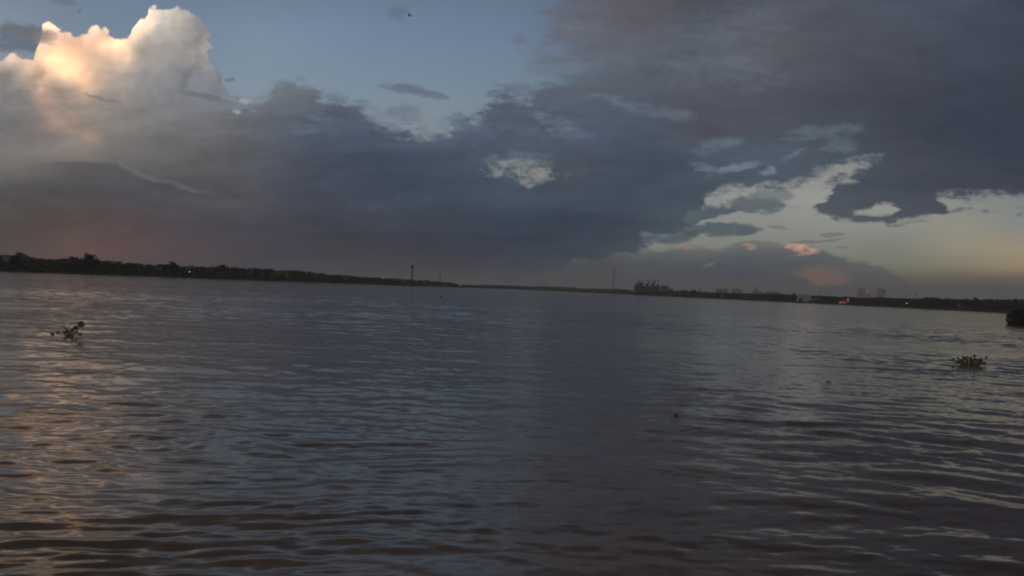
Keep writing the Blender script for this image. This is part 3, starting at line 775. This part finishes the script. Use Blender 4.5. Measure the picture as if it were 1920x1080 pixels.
# ------------------------------------------------------------------ buildings and masts on the bank
plaster = mat('pale_plaster', (0.55, 0.53, 0.50), 0.85, .25, .6)
plaster2 = mat('cream_plaster', (0.42, 0.37, 0.31), 0.85, .3, .6)
roofm = mat('weathered_roof_sheet', (0.16, 0.12, 0.10), 0.7, .35, .8)
concrete = mat('raw_concrete', (0.20, 0.19, 0.18), 0.9, .3, .3)
glass = mat('dark_window', (0.03, 0.035, 0.04), 0.15, .1)
steel = mat('galvanised_steel', (0.10, 0.10, 0.11), 0.5, .2, .5)
bluesheet = mat('pale_blue_sheet', (0.56, 0.64, 0.68), 0.6, .2, .4)
whitesheet = mat('white_sheet', (0.80, 0.81, 0.82), 0.6, .2, .4)
orange = mat('orange_paint', (0.85, 0.34, 0.20), 0.6, .3, .6)
orange2 = mat('rusty_brown_paint', (0.48, 0.19, 0.11), 0.7, .3, .6)
pinkwall = mat('pink_buff_wall', (0.68, 0.54, 0.50), 0.85, .2, .1)
greywall = mat('grey_tower_wall', (0.40, 0.38, 0.38), 0.85, .2, .1)

def turn_to_camera(az): return -az
def house(px, back, w, d, h, label, wallm=plaster, group=None, rise=None, gz=None):
    p, dd, az = place(px, back, gz if gz is not None else min(GZ, .1 + back * .12))
    r = empty('riverside_house', p, turn_to_camera(az)); tag(r, label, 'house', group)
    bm = bmesh.new(); box(bm, -w / 2, w / 2, 0, d, 0, h); wl = from_bm('wall', bm, wallm, r)
    rise = rise or h * .38; o = .35
    bm = bmesh.new()
    a = [bm.verts.new(c) for c in ((-w/2-o, -o, h), (w/2+o, -o, h), (w/2+o, d+o, h), (-w/2-o, d+o, h), (-w/2-o, d/2, h+rise), (w/2+o, d/2, h+rise))]
    for f in ((0,1,5,4), (2,3,4,5), (1,2,5), (3,0,4), (3,2,1,0)): bm.faces.new([a[i] for i in f])
    from_bm('roof', bm, roofm, r)
    bm = bmesh.new(); box(bm, -.45, .45, -.05, .02, 0.01, min(2.0, h * .8)); from_bm('door', bm, orange2, r)
    for s in (-1, 1):
        bm = bmesh.new(); box(bm, s * w * .3 - .5, s * w * .3 + .5, -.05, .02, h * .4, h * .78); from_bm('window', bm, glass, r)
    return r
house(11, 16, 2.6, 4, 4.4, 'small pale house among trees at the left frame edge', gz=1.9)
house(38, 20, 2.4, 4, 4.8, 'dim pale house second from the left frame edge under the bushy tree', plaster2, gz=1.9)
house(508, 10, 3.4, 4, 2.2, 'low buff hut on the left bank below the flat topped tree', plaster2, gz=1.4)
house(523, 16, 3.0, 4, 2.8, 'second buff hut in the left bank trees, right of the low one', plaster2, gz=1.9)
house(726, 9, 3.6, 4, 2.4, 'small white hut at waterline left of the water tower', plaster, gz=1.1)
house(757, 11, 5.2, 5, 2.8, 'wide pale house at the foot of the water tower', plaster2, gz=1.3)
house(890, 10, 5, 5, 2.6, 'tiny pale house where the left bank meets the far bank', plaster2, gz=1.2)
house(1017, 10, 8, 6, 3.0, 'faint low house on the hazy middle of the far bank', plaster2, gz=1.2)
house(1086, 8, 5, 5, 3.4, 'small bright white house on the far bank left of the masts', whitesheet, gz=1.0)
house(1140, 12, 6, 6, 4.0, 'pale hut right of the bright white house on the far bank', plaster2, gz=1.4)
house(1190, 12, 7, 6, 4.2, 'pale building at the left foot of the unfinished block', plaster2, gz=1.4)
house(1354, 10, 4, 4, 3.0, 'dim hut under the twin hazy blocks on the right bank', plaster2, gz=1.3)
house(1402, 8, 3, 4, 2.2, 'left of two dim huts by the water on the right bank', plaster2, gz=1.2)
house(1441, 9, 3, 4, 2.2, 'right of two dim huts by the water on the right bank', plaster2, gz=1.2)
house(1798, 12, 2.2, 4, 2.6, 'dim reddish hut on the right bank near the frame edge', pinkwall, gz=1.4)

# lit lamps on posts along the bank
lampm = mat('lit_lamp', (0.9, 0.9, 0.85), 0.5, 0, emit=((1.0, .93, .82), 1.1))
def lamp(px, back, h, size, label, gz):
    p, d, az = place(px, back, gz)
    r = empty('lamp_post', p, turn_to_camera(az)); tag(r, label, 'lamp post', 'lit lamps along the river banks')
    bm = bmesh.new(); lathe(bm, [(.16, 0), (.09, .4), (.06, h)], 8); from_bm('pole', bm, steel, r)
    bm = bmesh.new(); tube(bm, [(0, 0, h - .05), (0, -.35, h + .22), (0, -.8, h + .25)], .05, 6); from_bm('arm', bm, steel, r)
    bm = bmesh.new(); lathe(bm, [(size * .4, h + .05 - size * .45), (size * .62, h + .05 - size * .2), (size * .5, h + .12), (size * .15, h + .2)], 10, (0, -.85)); from_bm('lamp_head', bm, lampm, r)
for a in ((355, 9, 2.9, .42, 'small white lamp shining among dark trees of the left bank', 1.0),
          (718, 14, 5.4, .8, 'white lamp above the hut, left of the water tower', 1.8),
          (863, 8, 2.6, 1.0, 'bright white lamp at the tip of the left bank', 1.1),
          (1420, 6, 1.3, .32, 'dim lamp between the two huts on the right bank', .8),
          (1700, 10, 2.6, .62, 'brightest white lamp on the right bank, below hazy skyline', 1.4)):
    lamp(*a)

# slim tower with a wider head
p, d, az = place(772, 30, GZ)
r = empty('water_tower', p, turn_to_camera(az)); tag(r, 'tall slim water tower with wider dark head above the left bank', 'tower')
k = depth(772, 30) / F
H = (horizon_y(772) - 497) * k + CAM_H - GZ
bm = bmesh.new(); lathe(bm, [(1.15 * k * 1.6, -.2), (1.0 * k * 1.5, H * .4), (.9 * k * 1.5, H * .82)], 16); from_bm('shaft', bm, concrete, r, True)
bm = bmesh.new(); lathe(bm, [(.95 * k * 1.6, H * .80), (3.0 * k, H * .86), (3.2 * k, H * .95), (2.6 * k, H), (.6 * k, H * 1.012)], 18); from_bm('tank', bm, concrete, r)
bm = bmesh.new(); lathe(bm, [(3.35 * k, H * .855), (3.35 * k, H * .87)], 18); from_bm('gallery', bm, steel, r)

# lattice masts
def mast(px, back, top_y, wbase, label, boxy=False):
    p, d, az = place(px, back, GZ)
    r = empty('lattice_mast', p, turn_to_camera(az)); tag(r, label, 'mast', 'lattice masts behind the trees')
    h = (horizon_y(px) - top_y) * depth(px, back) / F + CAM_H - GZ
    bm = bmesh.new(); w = wbase; th = .05 * wbase + .05
    n_ = 12
    lv = [(h * i / n_, w * (1 - .86 * i / n_)) for i in range(n_ + 1)]
    for sx, sy in ((-1,-1),(1,-1),(1,1),(-1,1)):
        tube(bm, [(sx * w_ / 2, sy * w_ / 2, z) for z, w_ in lv], th, 4)
    for (z0, a), (z1, b) in zip(lv, lv[1:]):
        for (c, e) in (((-1,-1),(1,-1)),((1,-1),(1,1)),((1,1),(-1,1)),((-1,1),(-1,-1))):
            tube(bm, [(c[0]*a/2, c[1]*a/2, z0), (e[0]*b/2, e[1]*b/2, z1)], th * .6, 4)
            tube(bm, [(e[0]*a/2, e[1]*a/2, z0), (c[0]*b/2, c[1]*b/2, z1)], th * .6, 4)
    from_bm('lattice', bm, steel, r)
    bm = bmesh.new(); tube(bm, [(0, 0, h * .98), (0, 0, h * 1.1)], th * .7, 5); from_bm('antenna', bm, steel, r)
    for s in (-1, 1):
        bm = bmesh.new(); lathe(bm, [(.1, h * .8), (w * .16, h * .81), (w * .16, h * .85), (.1, h * .86)], 8, (s * w * .3, -.2)); from_bm('dish', bm, steel, r)
mast(825, 60, 512, 3.0, 'faint lattice mast above the tip of the left bank')
mast(1150, 900, 500, 8.0, 'tallest faint lattice mast on the far bank left of the unfinished block')
mast(1312, 160, 541, 3.0, 'short thin mast just right of the twin round trees')
mast(1416, 500, 538, 5.0, 'thin mast beside the low hazy blocks on the right bank')
mast(1535, 120, 549, 2.0, 'short mast above the pale blue shed roof')
mast(1716, 1500, 545, 4.0, 'faint mast right of the hazy pink towers')

# unfinished concrete block with cranes
p, d, az = place(1213, 120, GZ)
k = depth(1213, 120) / F
rz = turn_to_camera(az)
r = empty('unfinished_building', p, rz); tag(r, 'dark unfinished concrete block under tower cranes on the far bank', 'building')
wB, hB, dB = 49 * k, (horizon_y(1213) - 536) * k + CAM_H - GZ, 22.0
st = 6
bm = bmesh.new()
for i in range(st + 1):
    z = hB * i / st; box(bm, -wB / 2, wB / 2, 0, dB, max(0, z - .35), z + .05)
from_bm('floor_slab', bm, concrete, r)
bm = bmesh.new()
for i in range(9):
    for j in range(3):
        x = -wB / 2 + .7 + i * (wB - 1.4) / 8; y = .7 + j * (dB - 1.4) / 2
        box(bm, x - .4, x + .4, y - .4, y + .4, 0, hB)
from_bm('column', bm, concrete, r)
bm = bmesh.new()
for i in range(st):
    z = hB * i / st
    box(bm, -wB / 2 + .3, wB / 2 - .3, dB * .35, dB * .38, z + .05, z + hB / st - .36)
from_bm('wall', bm, greywall, r)
for (fx, ww, hh) in ((-.40, 4.5, 3.2), (-.22, 6.5, 5.0), (-.02, 5.0, 4.2), (.22, 7, 4.4), (.40, 4.5, 3.0)):
    bm = bmesh.new(); box(bm, fx * wB - ww / 2, fx * wB + ww / 2, 4, 11, hB + .06, hB + hh * 1.1)
    for q in range(4): box(bm, fx * wB - ww / 2 + q * ww / 4, fx * wB - ww / 2 + q * ww / 4 + .3, 3.4, 3.8, hB + .06, hB + hh * 1.1 + g.uniform(.5, 1.6))
    from_bm('stair_core', bm, concrete, r)
def crane(fx, h, jib, ang, label):
    c = r.matrix_basis
    pos = Matrix.Translation(p) @ Matrix.Rotation(rz, 4, 'Z') @ Vector((fx * wB, 14, hB + .06))
    t = empty('tower_crane', pos, rz + ang); tag(t, label, 'crane', 'cranes on the unfinished block')
    bm = bmesh.new()
    for sx, sy in ((-1,-1),(1,-1),(1,1),(-1,1)): tube(bm, [(sx*.8, sy*.8, 0), (sx*.8, sy*.8, h)], .26, 4)
    for i in range(8): tube(bm, [(-.8, -.8, h*i/8), (.8, -.8, h*(i+1)/8)], .15, 4); tube(bm, [(.8, .8, h*i/8), (-.8, .8, h*(i+1)/8)], .15, 4)
    from_bm('tower', bm, steel, t)
    bm = bmesh.new()
    tube(bm, [(-jib*.35, 0, h+.2), (jib, 0, h+.2)], .32, 4); tube(bm, [(0, 0, h+3.2), (jib*.8, 0, h+.6)], .14, 4); tube(bm, [(0, 0, h+3.2), (-jib*.33, 0, h+.6)], .14, 4); tube(bm, [(0,0,h), (0,0,h+3.3)], .4, 5)
    from_bm('jib', bm, steel, t)
    bm = bmesh.new(); box(bm, -jib*.38, -jib*.26, -.7, .7, h-1.3, h+.02); from_bm('counterweight', bm, concrete, t)
crane(-.33, 8.0, 9, .5, 'left tower crane on the unfinished block roof')
crane(.06, 9.0, 10, 2.4, 'middle tower crane on the unfinished block roof')
crane(.27, 8.6, 9, -.6, 'right tower crane on the unfinished block roof')
p2, d2_, az2 = place(1250, 110, GZ); k2 = depth(1250, 110) / F
t = empty('low_building', p2, turn_to_camera(az2)); tag(t, 'low dark annex stepping down from the unfinished block', 'building')
bm = bmesh.new(); box(bm, -11 * k2, 3 * k2, 0, 12, 0, 16 * k2); box(bm, 3 * k2 + .01, 12 * k2, 0, 12, 0, 11 * k2); from_bm('wall', bm, concrete, t)
bm = bmesh.new(); box(bm, -11.4 * k2, 3.3 * k2, -.4, 12.4, 16 * k2 + .01, 16 * k2 + .6); box(bm, 3.4 * k2, 12.3 * k2, -.4, 12.4, 11 * k2 + .01, 11 * k2 + .6); from_bm('roof', bm, roofm, t)
for i in range(5):
    bm = bmesh.new(); box(bm, (-9.5 + i * 4.2) * k2, (-7.4 + i * 4.2) * k2, -.06, .03, 5 * k2, 8 * k2); from_bm('window', bm, glass, t)

# hazy apartment blocks well behind the trees
def block(px0, px1, top_y, back, depth_m, wallm, label, storeys, bays, name='apartment_block', twist=0):
    pc = (px0 + px1) / 2
    p, d, az = place(pc, back, GZ); k = depth(pc, back) / F
    t = empty(name, p, turn_to_camera(az) + R(twist)); tag(t, label, 'building')
    w = (px1 - px0) * k; h = (horizon_y(pc) - top_y) * k + CAM_H - GZ
    bm = bmesh.new(); box(bm, -w/2, w/2, 0, depth_m, 0, h); from_bm('wall', bm, wallm, t)
    bm = bmesh.new(); box(bm, -w/2-.3, w/2+.3, -.3, depth_m+.3, h + .01, h + .9); box(bm, -w*.16, w*.2, depth_m*.3, depth_m*.7, h+.91, h+4); from_bm('roof', bm, greywall, t)
    for s in range(storeys):
        for b_ in range(bays):
            if h * (s + .5) / storeys < 7: continue
            x = -w/2 + w * (b_ + .5) / bays; z = h * (s + .3) / storeys
            bm = bmesh.new(); box(bm, x - w/bays*.28, x + w/bays*.28, -.12, .05, z, z + h/storeys*.45); from_bm('window', bm, glass, t)
    return t
block(1607, 1622, 541, 2900, 22, pinkwall, 'left of the two hazy pink towers behind the right bank', 11, 4, twist=38)
block(1642, 1661, 542, 2900, 30, pinkwall, 'wider right hand hazy pink tower behind the right bank', 11, 5, twist=38)
block(1626, 1632, 552, 2900, 15, pinkwall, 'low pink block between the two hazy towers', 6, 2, twist=38)
block(1342, 1364, 542, 2300, 16, greywall, 'left of two faint blocks on the hazy right skyline', 7, 4)
block(1371, 1391, 542, 2300, 16, greywall, 'right of two faint blocks on the hazy right skyline', 7, 4)
block(1412, 1430, 546, 2300, 16, pinkwall, 'low faint pinkish block left of the pale blue shed', 4, 3)
block(1435, 1460, 547, 2300, 16, pinkwall, 'long faint pinkish block just left of the pale blue shed', 4, 4)

# pale blue riverside shed
p, d, az = place(1525, 12, 1.4); k = depth(1525, 12) / F
t = empty('riverside_shed', p, turn_to_camera(az)); tag(t, 'pale blue sheet metal shed with low white wing on the right bank', 'shed')
bm = bmesh.new(); box(bm, -30*k, -4*k, 0, 14, 0, 11*k); from_bm('wall', bm, bluesheet, t)
bm = bmesh.new()
hh = 11*k
a = [bm.verts.new(c) for c in ((-30.5*k,-.4,hh+.01),(-3.5*k,-.4,hh+.01),(-3.5*k,14.4,hh+.01),(-30.5*k,14.4,hh+.01),(-30.5*k,7,hh+1.6),(-3.5*k,7,hh+1.6))]
for f in ((0,1,5,4),(2,3,4,5),(1,2,5),(3,0,4),(3,2,1,0)): bm.faces.new([a[i] for i in f])
from_bm('roof', bm, greywall, t)
bm = bmesh.new(); box(bm, -3.9*k, 22*k, 1, 12, 0, 6.2*k); from_bm('wing', bm, whitesheet, t)
bm = bmesh.new(); box(bm, -3.6*k, 22.6*k, .4, 12.5, 6.2*k+.01, 7.0*k); from_bm('wing_roof', bm, bluesheet, t)
bm = bmesh.new(); box(bm, 23*k, 29*k, 0, 8, 0, 8*k); from_bm('gatehouse', bm, whitesheet, t)
bm = bmesh.new(); box(bm, -26*k, -19*k, -.12, .03, .02, 6*k); from_bm('door', bm, steel, t)
for i in range(4):
    bm = bmesh.new(); box(bm, (1+i*5.2)*k, (3.4+i*5.2)*k, .9, 1.04, 2.4*k, 4.2*k); from_bm('window', bm, glass, t)

# orange riverside building
p, d, az = place(1582, 6, .8); k = depth(1582, 6) / F
t = empty('orange_pump_house', p, turn_to_camera(az)); tag(t, 'small orange and rust brown waterside building right of the shed', 'building')
bm = bmesh.new(); box(bm, -8.5*k, 5*k, 0, 5, 0, 5.6*k); from_bm('wall', bm, orange, t)
bm = bmesh.new(); box(bm, 5.02*k, 9.5*k, -.2, 5, 0, 12*k); from_bm('side_tower', bm, orange2, t)
bm = bmesh.new(); box(bm, -9*k, 5*k, -.4, 5.3, 5.6*k+.01, 6.6*k); from_bm('roof', bm, roofm, t)
bm = bmesh.new(); box(bm, -2*k, 4.2*k, .8, 4.5, 6.61*k, 9*k); from_bm('upper_room', bm, orange2, t)
glowm = mat('orange_glow_panel', (0.8, 0.4, 0.25), 0.6, .15, 1.2, emit=((1.0, .40, .26), .13))  # added glow that brightens the front
bm = bmesh.new(); box(bm, -7.6*k, -4.2*k, -.08, .03, .02, 4.6*k); from_bm('door', bm, glowm, t)  # door-shaped glow panel, added to brighten the wall
bm = bmesh.new(); box(bm, -3*k, 4.4*k, -.08, .03, 1.2*k, 4.8*k); from_bm('window', bm, glowm, t)  # window-shaped glow panel, added over most of the front
bm = bmesh.new(); box(bm, 5.8*k, 8.8*k, -.28, -.17, 4*k, 11*k); from_bm('window', bm, glowm, t)  # glow panel added on the side tower as well

# ------------------------------------------------------------------ wooden cargo boat entering from the right
hullm = mat('tarred_hull', (0.050, 0.038, 0.036), 0.55, .3, 1.0)
rimm = mat('faded_red_rim', (0.17, 0.075, 0.06), 0.7, .35, 1.5)
tarpm = mat('dark_green_cuttings', (0.060, 0.068, 0.045), 0.8, .3, 1.0)
woodm = mat('weathered_deck_wood', (0.12, 0.09, 0.07), 0.8, .3, 1.0)
BX = 1887; dB_ = CAM_H * F / (607.5 - horizon_y(1895))
bxy = ((BX - 960.0) / F * dB_, dB_)
t = empty('cargo_boat', (bxy[0], bxy[1], 0), R(-5)); tag(t, 'dark wooden boat heaped with leafy green load at the right frame edge', 'boat')
L = 17.0
def hull():
    bm = bmesh.new(); secs = []
    for i in range(25):
        s = i / 24
        x = L * s
        half = 2.15 * (1 - (1 - min(1, s / .36)) ** 2.2) ** .62 if s < .36 else 2.15 * (1 - .45 * max(0, (s - .7) / .3) ** 2)
        half = max(half, .10)
        top = 1.62 - .55 * max(0, 1 - s / .10) ** 2 + .25 * max(0, (s - .75) / .25) ** 2
        bot = -.6 + .95 * max(0, 1 - s / .07) ** 1.4
        ring = []
        for (yy_, zz) in ((0, 0), (.55, .06), (.86, .28), (1.0, .62), (.98, 1.0)):
            ring.append((x + (-.0 if zz < .5 else 0) + .34 * (1 - min(1, s / .06)) * abs(zz - .55), yy_ * half, bot + (top - bot) * zz))
        full = [(a, -b, c) for a, b, c in ring[::-1][:-1]] + ring
        secs.append([bm.verts.new(v) for v in full])
    for a, b in zip(secs, secs[1:]):
        for k_ in range(len(a) - 1): bm.faces.new((a[k_], b[k_], b[k_ + 1], a[k_ + 1]))
    bm.faces.new(secs[0]); bm.faces.new(secs[-1])
    tops = [(s_[0].co.copy(), s_[-1].co.copy()) for s_ in secs]
    return bm, tops
bm, tops = hull()
from_bm('hull', bm, hullm, t, True)
for side in (0, 1):
    bm = bmesh.new(); tube(bm, [q[side] + Vector((0, 0, .06)) for q in tops], .11, 6); from_bm('gunwale', bm, rimm, t)
bm = bmesh.new()
for a, b in zip(tops[1:], tops[2:]):
    bm.faces.new([bm.verts.new(v - Vector((0, 0, .12))) for v in (a[0], b[0], b[1], a[1])])
from_bm('deck', bm, woodm, t)
bm = bmesh.new(); box(bm, .55, 1.5, -.7, .7, 1.62, 2.05); box(bm, .75, .95, -.12, .12, 2.06, 2.4); from_bm('bow_locker', bm, rimm, t)
def heap():
    gg = random.Random(31); bm = bmesh.new()
    for _ in range(2600):
        x = gg.uniform(.55, 14.8); q = gg.uniform(-1, 1)
        prof = (1 - max(0, (1.9 - x) / 1.5) ** 2) * (1 + .22 * mnoise.noise(Vector((x * .9, 0, 3))))
        top = 1.6 + 1.05 * prof * (1 - abs(q) ** 2.4) + .25 * mnoise.noise(Vector((x * 1.7, q * 2, 5)))
        c = Vector((x + gg.gauss(0, .08), q * 1.75 * min(1, .45 + x * .3), max(1.62, top - abs(gg.gauss(0, .16)))))
        s_ = gg.uniform(.12, .30)
        n_ = Vector((gg.gauss(0, .7), q + gg.gauss(0, .7), 1 + gg.gauss(0, .5))).normalized(); a = n_.orthogonal().normalized(); b = n_.cross(a)
        t_ = gg.uniform(0, 3.14); a, b = a * math.cos(t_) + b * math.sin(t_), b * math.cos(t_) - a * math.sin(t_)
        bm.faces.new([bm.verts.new(c + a * s_), bm.verts.new(c + b * s_ * .55), bm.verts.new(c - a * s_), bm.verts.new(c - b * s_ * .5)])
    return bm
tag(from_bm('leafy_load', heap(), tarpm, t), kind='stuff')
bm = bmesh.new(); box(bm, 1.9, 14.5, -1.5, 1.5, 1.52, 2.55); from_bm('cargo_cover', bm, tarpm, t)

# ------------------------------------------------------------------ floating water hyacinths
hleaf = mat('hyacinth_leaf', (0.25, 0.25, 0.16), 0.5, base2=(0.18, 0.17, 0.12), scale=14)
hleaf_b = mat('hyacinth_leaf_bright', (0.50, 0.58, 0.18), 0.4, base2=(0.38, 0.46, 0.14), scale=14)
hstem = mat('hyacinth_stalk', (0.28, 0.24, 0.15), 0.55)
hroot = mat('hyacinth_roots', (0.20, 0.16, 0.11), 0.9)
def leaf(bm, c, s, up, face):
    """rounded spoon blade with thickness; c base point, up direction of the blade, face its normal"""
    up = Vector(up).normalized(); nrm = (Vector(face) - up * Vector(face).dot(up)).normalized(); side = up.cross(nrm)
    n_ = 12; fr, bk = [], []
    for q in range(n_):
        a = 2 * math.pi * q / n_
        x = math.sin(a) * s * .52; y = (.5 - .5 * math.cos(a)) * s * 1.06
        cup = nrm * (abs(x) ** 2 / s * .7 + (y / s) ** 2 * s * .16)
        pt = Vector(c) + side * x + up * y + cup
        fr.append(bm.verts.new(pt + nrm * .004)); bk.append(bm.verts.new(pt - nrm * .004))
    bm.faces.new(fr); bm.faces.new(bk[::-1])
    for q in range(n_): bm.faces.new((fr[q], bk[q], bk[(q+1) % n_], fr[(q+1) % n_]))
def hyacinth(x, y, stems, label, seed, scale=1.0, lm=hleaf, mat_r=.12, rz=0.0):
    gg = random.Random(seed)
    t = empty('water_hyacinth', (x, y, 0.0), -math.atan2(x, y) + rz); tag(t, label, 'water plant', 'floating water hyacinths')
    bl = bmesh.new(); bs = bmesh.new()
    for (bx, by, tx, ty, tz, ls) in stems:
        b0 = Vector((bx, by, -.02)) * scale; tip = Vector((tx, ty, tz)) * scale
        mid = b0.lerp(tip, .5) + Vector((0, 0, .05 * scale)) + Vector((gg.uniform(-.02, .02), gg.uniform(-.02, .02), 0)) * scale
        tube(bs, [b0, b0.lerp(mid, .5) + Vector((0, 0, .012)), mid, tip], [.016 * scale, .024 * scale, .012 * scale, .008 * scale], 6)
        d = (tip - mid).normalized()
        if ls > 0: leaf(bl, tip - d * .01, ls * scale, d + Vector((0, 0, .3)), Vector((gg.uniform(-.5, .5), -1, gg.uniform(.1, .8))))
    if len(bl.faces): from_bm('leaves', bl, lm, t)
    else: bl.free()
    from_bm('stalks', bs, hstem, t)
    bm = bmesh.new(); rings = []
    for r_ in (1.0, .8, .55, .3):
        ring = []
        for q in range(22):
            a = 6.2832 * q / 22
            w_ = mat_r * scale * r_ * (1 + .5 * mnoise.noise(Vector((math.cos(a) * 1.7, math.sin(a) * 1.7, seed))) + .25 * mnoise.noise(Vector((math.cos(a) * 5, math.sin(a) * 5, seed))))
            ring.append(bm.verts.new((w_ * 1.5 * math.cos(a), w_ * math.sin(a), (-.03 + .06 * (1 - r_) + .03 * mnoise.noise(Vector((q * .9, r_ * 7, seed)))) * scale)))
        rings.append(ring)
    for a_, b_ in zip(rings, rings[1:]):
        for q in range(22): bm.faces.new((a_[q], a_[(q + 1) % 22], b_[(q + 1) % 22], b_[q]))
    bm.faces.new(rings[-1])
    from_bm('root_mat', bm, hroot, t)
    return t
def on_water(px, py):
    """point of the water surface under a picture position"""
    X = (px - 960) ; Yd = (py - 540)
    u_ = X * cr + Yd * sr; up = -Yd * cr + X * sr
    dpt = CAM_H * F / (-up)
    return u_ / F * dpt, dpt
x, y = on_water(130, 631)
hyacinth(x, y, [(0, 0, -.27, 0, .46, .05), (.03, 0, -.20, .02, .36, .04), (.08, 0, .16, 0, .26, .17), (.10, .02, .32, .02, .36, .24), (-.02, 0, -.50, -.05, .05, .15), (.0, .03, -.34, .05, .10, .12), (.05, -.02, .30, -.05, .06, .13),
                 (.02, .05, -.06, .05, .16, .13), (.04, -.04, .09, -.04, .18, .14), (0, 0, .02, .06, .12, .14), (-.05, .02, -.12, 0, .11, .12), (.1, 0, .2, .08, .12, .12)],
         'tangled hyacinth with splayed stalks floating in the orange gleam on the left', 3, 1.0, hleaf, .16)
x, y = on_water(1820, 685)
gg = random.Random(8); stems = []
for i in range(46):
    a = gg.uniform(0, 6.28); r0 = .34 * math.sqrt(gg.random()); bx, by = r0 * math.cos(a) * 1.15, r0 * math.sin(a)
    stems.append((bx, by, bx * 1.25 + gg.uniform(-.06, .06), by + gg.uniform(-.06, .06), gg.uniform(.08, .26), gg.uniform(.08, .13)))
stems += [(-.3, 0, -.64, 0, .16, .13), (-.25, 0, -.34, 0, .36, .07), (.1, 0, .12, 0, .36, .13), (.3, 0, .56, 0, .33, .12), (.2, .1, .34, .1, .25, .12), (-.1, 0, -.14, 0, .28, .12), (.3, 0, .48, 0, .10, .14), (-.3, .1, -.5, .1, .08, .12)]
hyacinth(x, y, stems, 'broad leafy hyacinth raft floating below the boat on the right', 5, 1.0, hleaf, .34)
x, y = on_water(1267, 779)
hyacinth(x, y, [(0, 0, -.09, 0, .06, .07), (.02, 0, -.03, .01, .09, .055), (0, 0, .06, 0, .05, .06), (.03, 0, .11, -.01, .03, .05), (0, 0, .0, -.03, .05, .05)],
         'small bright green hyacinth sprig alone in the middle foreground', 7, 0.72, hleaf_b, .06)
x, y = on_water(1553, 717)
hyacinth(x, y, [(0, 0, -.06, 0, .03, .06), (.02, 0, .05, 0, .04, .06), (0, 0, 0, .01, .05, .05)],
         'tiny dark hyacinth scrap on grey water between sprig and raft', 9, 0.62, hleaf, .05)
x, y = on_water(827, 558)
hyacinth(x, y, [(0, 0, -.3, 0, .22, .25), (.1, 0, .2, 0, .3, .25), (.1, 0, .4, 0, .15, .22), (-.1, 0, -.1, 0, .3, .25), (0, 0, .05, .1, .25, .25)],
         'distant dark hyacinth clump afloat below the water tower', 10, 0.7, hleaf, .3)

# ------------------------------------------------------------------ bird crossing the blue gap
featherm = mat('dark_feathers', (0.16, 0.15, 0.14), 0.8)
def bird(px, py, dist, span, label, heading, bank):
    X = px - 960; Yd = py - 540
    u_ = X * cr + Yd * sr; up = -Yd * cr + X * sr
    loc = (u_ / F * dist, dist, CAM_H + up / F * dist)
    bm = bmesh.new(); s = span / 2
    prof = [(-.30, .012, 0), (-.24, .035, .0), (-.12, .060, 0), (.02, .072, 0), (.14, .060, .0), (.22, .042, .01), (.28, .036, .015), (.33, .022, .01), (.37, .005, 0)]
    rings = []
    for (x_, r_, z_) in prof:
        rings.append([bm.verts.new((x_ * span, r_ * span * math.cos(a), z_ * span + r_ * span * .85 * math.sin(a))) for a in [6.283 * k_ / 10 for k_ in range(10)]])
    for a, b in zip(rings, rings[1:]):
        for k_ in range(10): bm.faces.new((a[k_], a[(k_+1) % 10], b[(k_+1) % 10], b[k_]))
    bm.faces.new(rings[0]); bm.faces.new(rings[-1])
    def slab(pts, th=.012):
        top = [bm.verts.new((a * span, b * span, c * span + th * span)) for a, b, c in pts]; bo = [bm.verts.new((a * span, b * span, c * span - th * span)) for a, b, c in pts]
        bm.faces.new(top); bm.faces.new(bo[::-1]); n_ = len(pts)
        for k_ in range(n_): bm.faces.new((top[k_], bo[k_], bo[(k_+1) % n_], top[(k_+1) % n_]))
    for sg in (-1, 1):
        slab([(.14, sg*.03, .02), (.20, sg*.22, .08), (.10, sg*.46, .10), (-.02, sg*.50, .09), (-.05, sg*.34, .08), (-.08, sg*.18, .06), (-.10, sg*.03, .02)])
    slab([(-.24, .03, 0), (-.42, .09, 0), (-.38, 0, 0), (-.42, -.09, 0), (-.24, -.03, 0)])
    o = from_bm('flying_bird', bm, featherm); o.location = loc; o.rotation_euler = (bank, 0, heading)
    tag(o, label, 'bird')
bird(768, 29, 150, 1.05, 'dark bird gliding high in the blue gap of the sky', R(165), R(18))

# ------------------------------------------------------------------ haze over the river
bm = bmesh.new(); box(bm, -4100, 4100, -4100, 4100, -2.0, 75)
hz = from_bm('haze', bm, None); tag(hz, kind='stuff')
tag(hz, 'thin grey dusk haze hanging over the river', 'haze')
hm_ = bpy.data.materials.new('haze'); hm_.use_nodes = True
t_ = hm_.node_tree; t_.nodes.clear()
pv = t_.nodes.new('ShaderNodeVolumePrincipled'); pv.inputs['Color'].default_value = (0.84, 0.90, 1.0, 1); pv.inputs['Density'].default_value = 0.00018
pv.inputs['Anisotropy'].default_value = 0.0
oo = t_.nodes.new('ShaderNodeOutputMaterial'); t_.links.new(pv.outputs[0], oo.inputs['Volume'])
hz.data.materials.append(hm_)
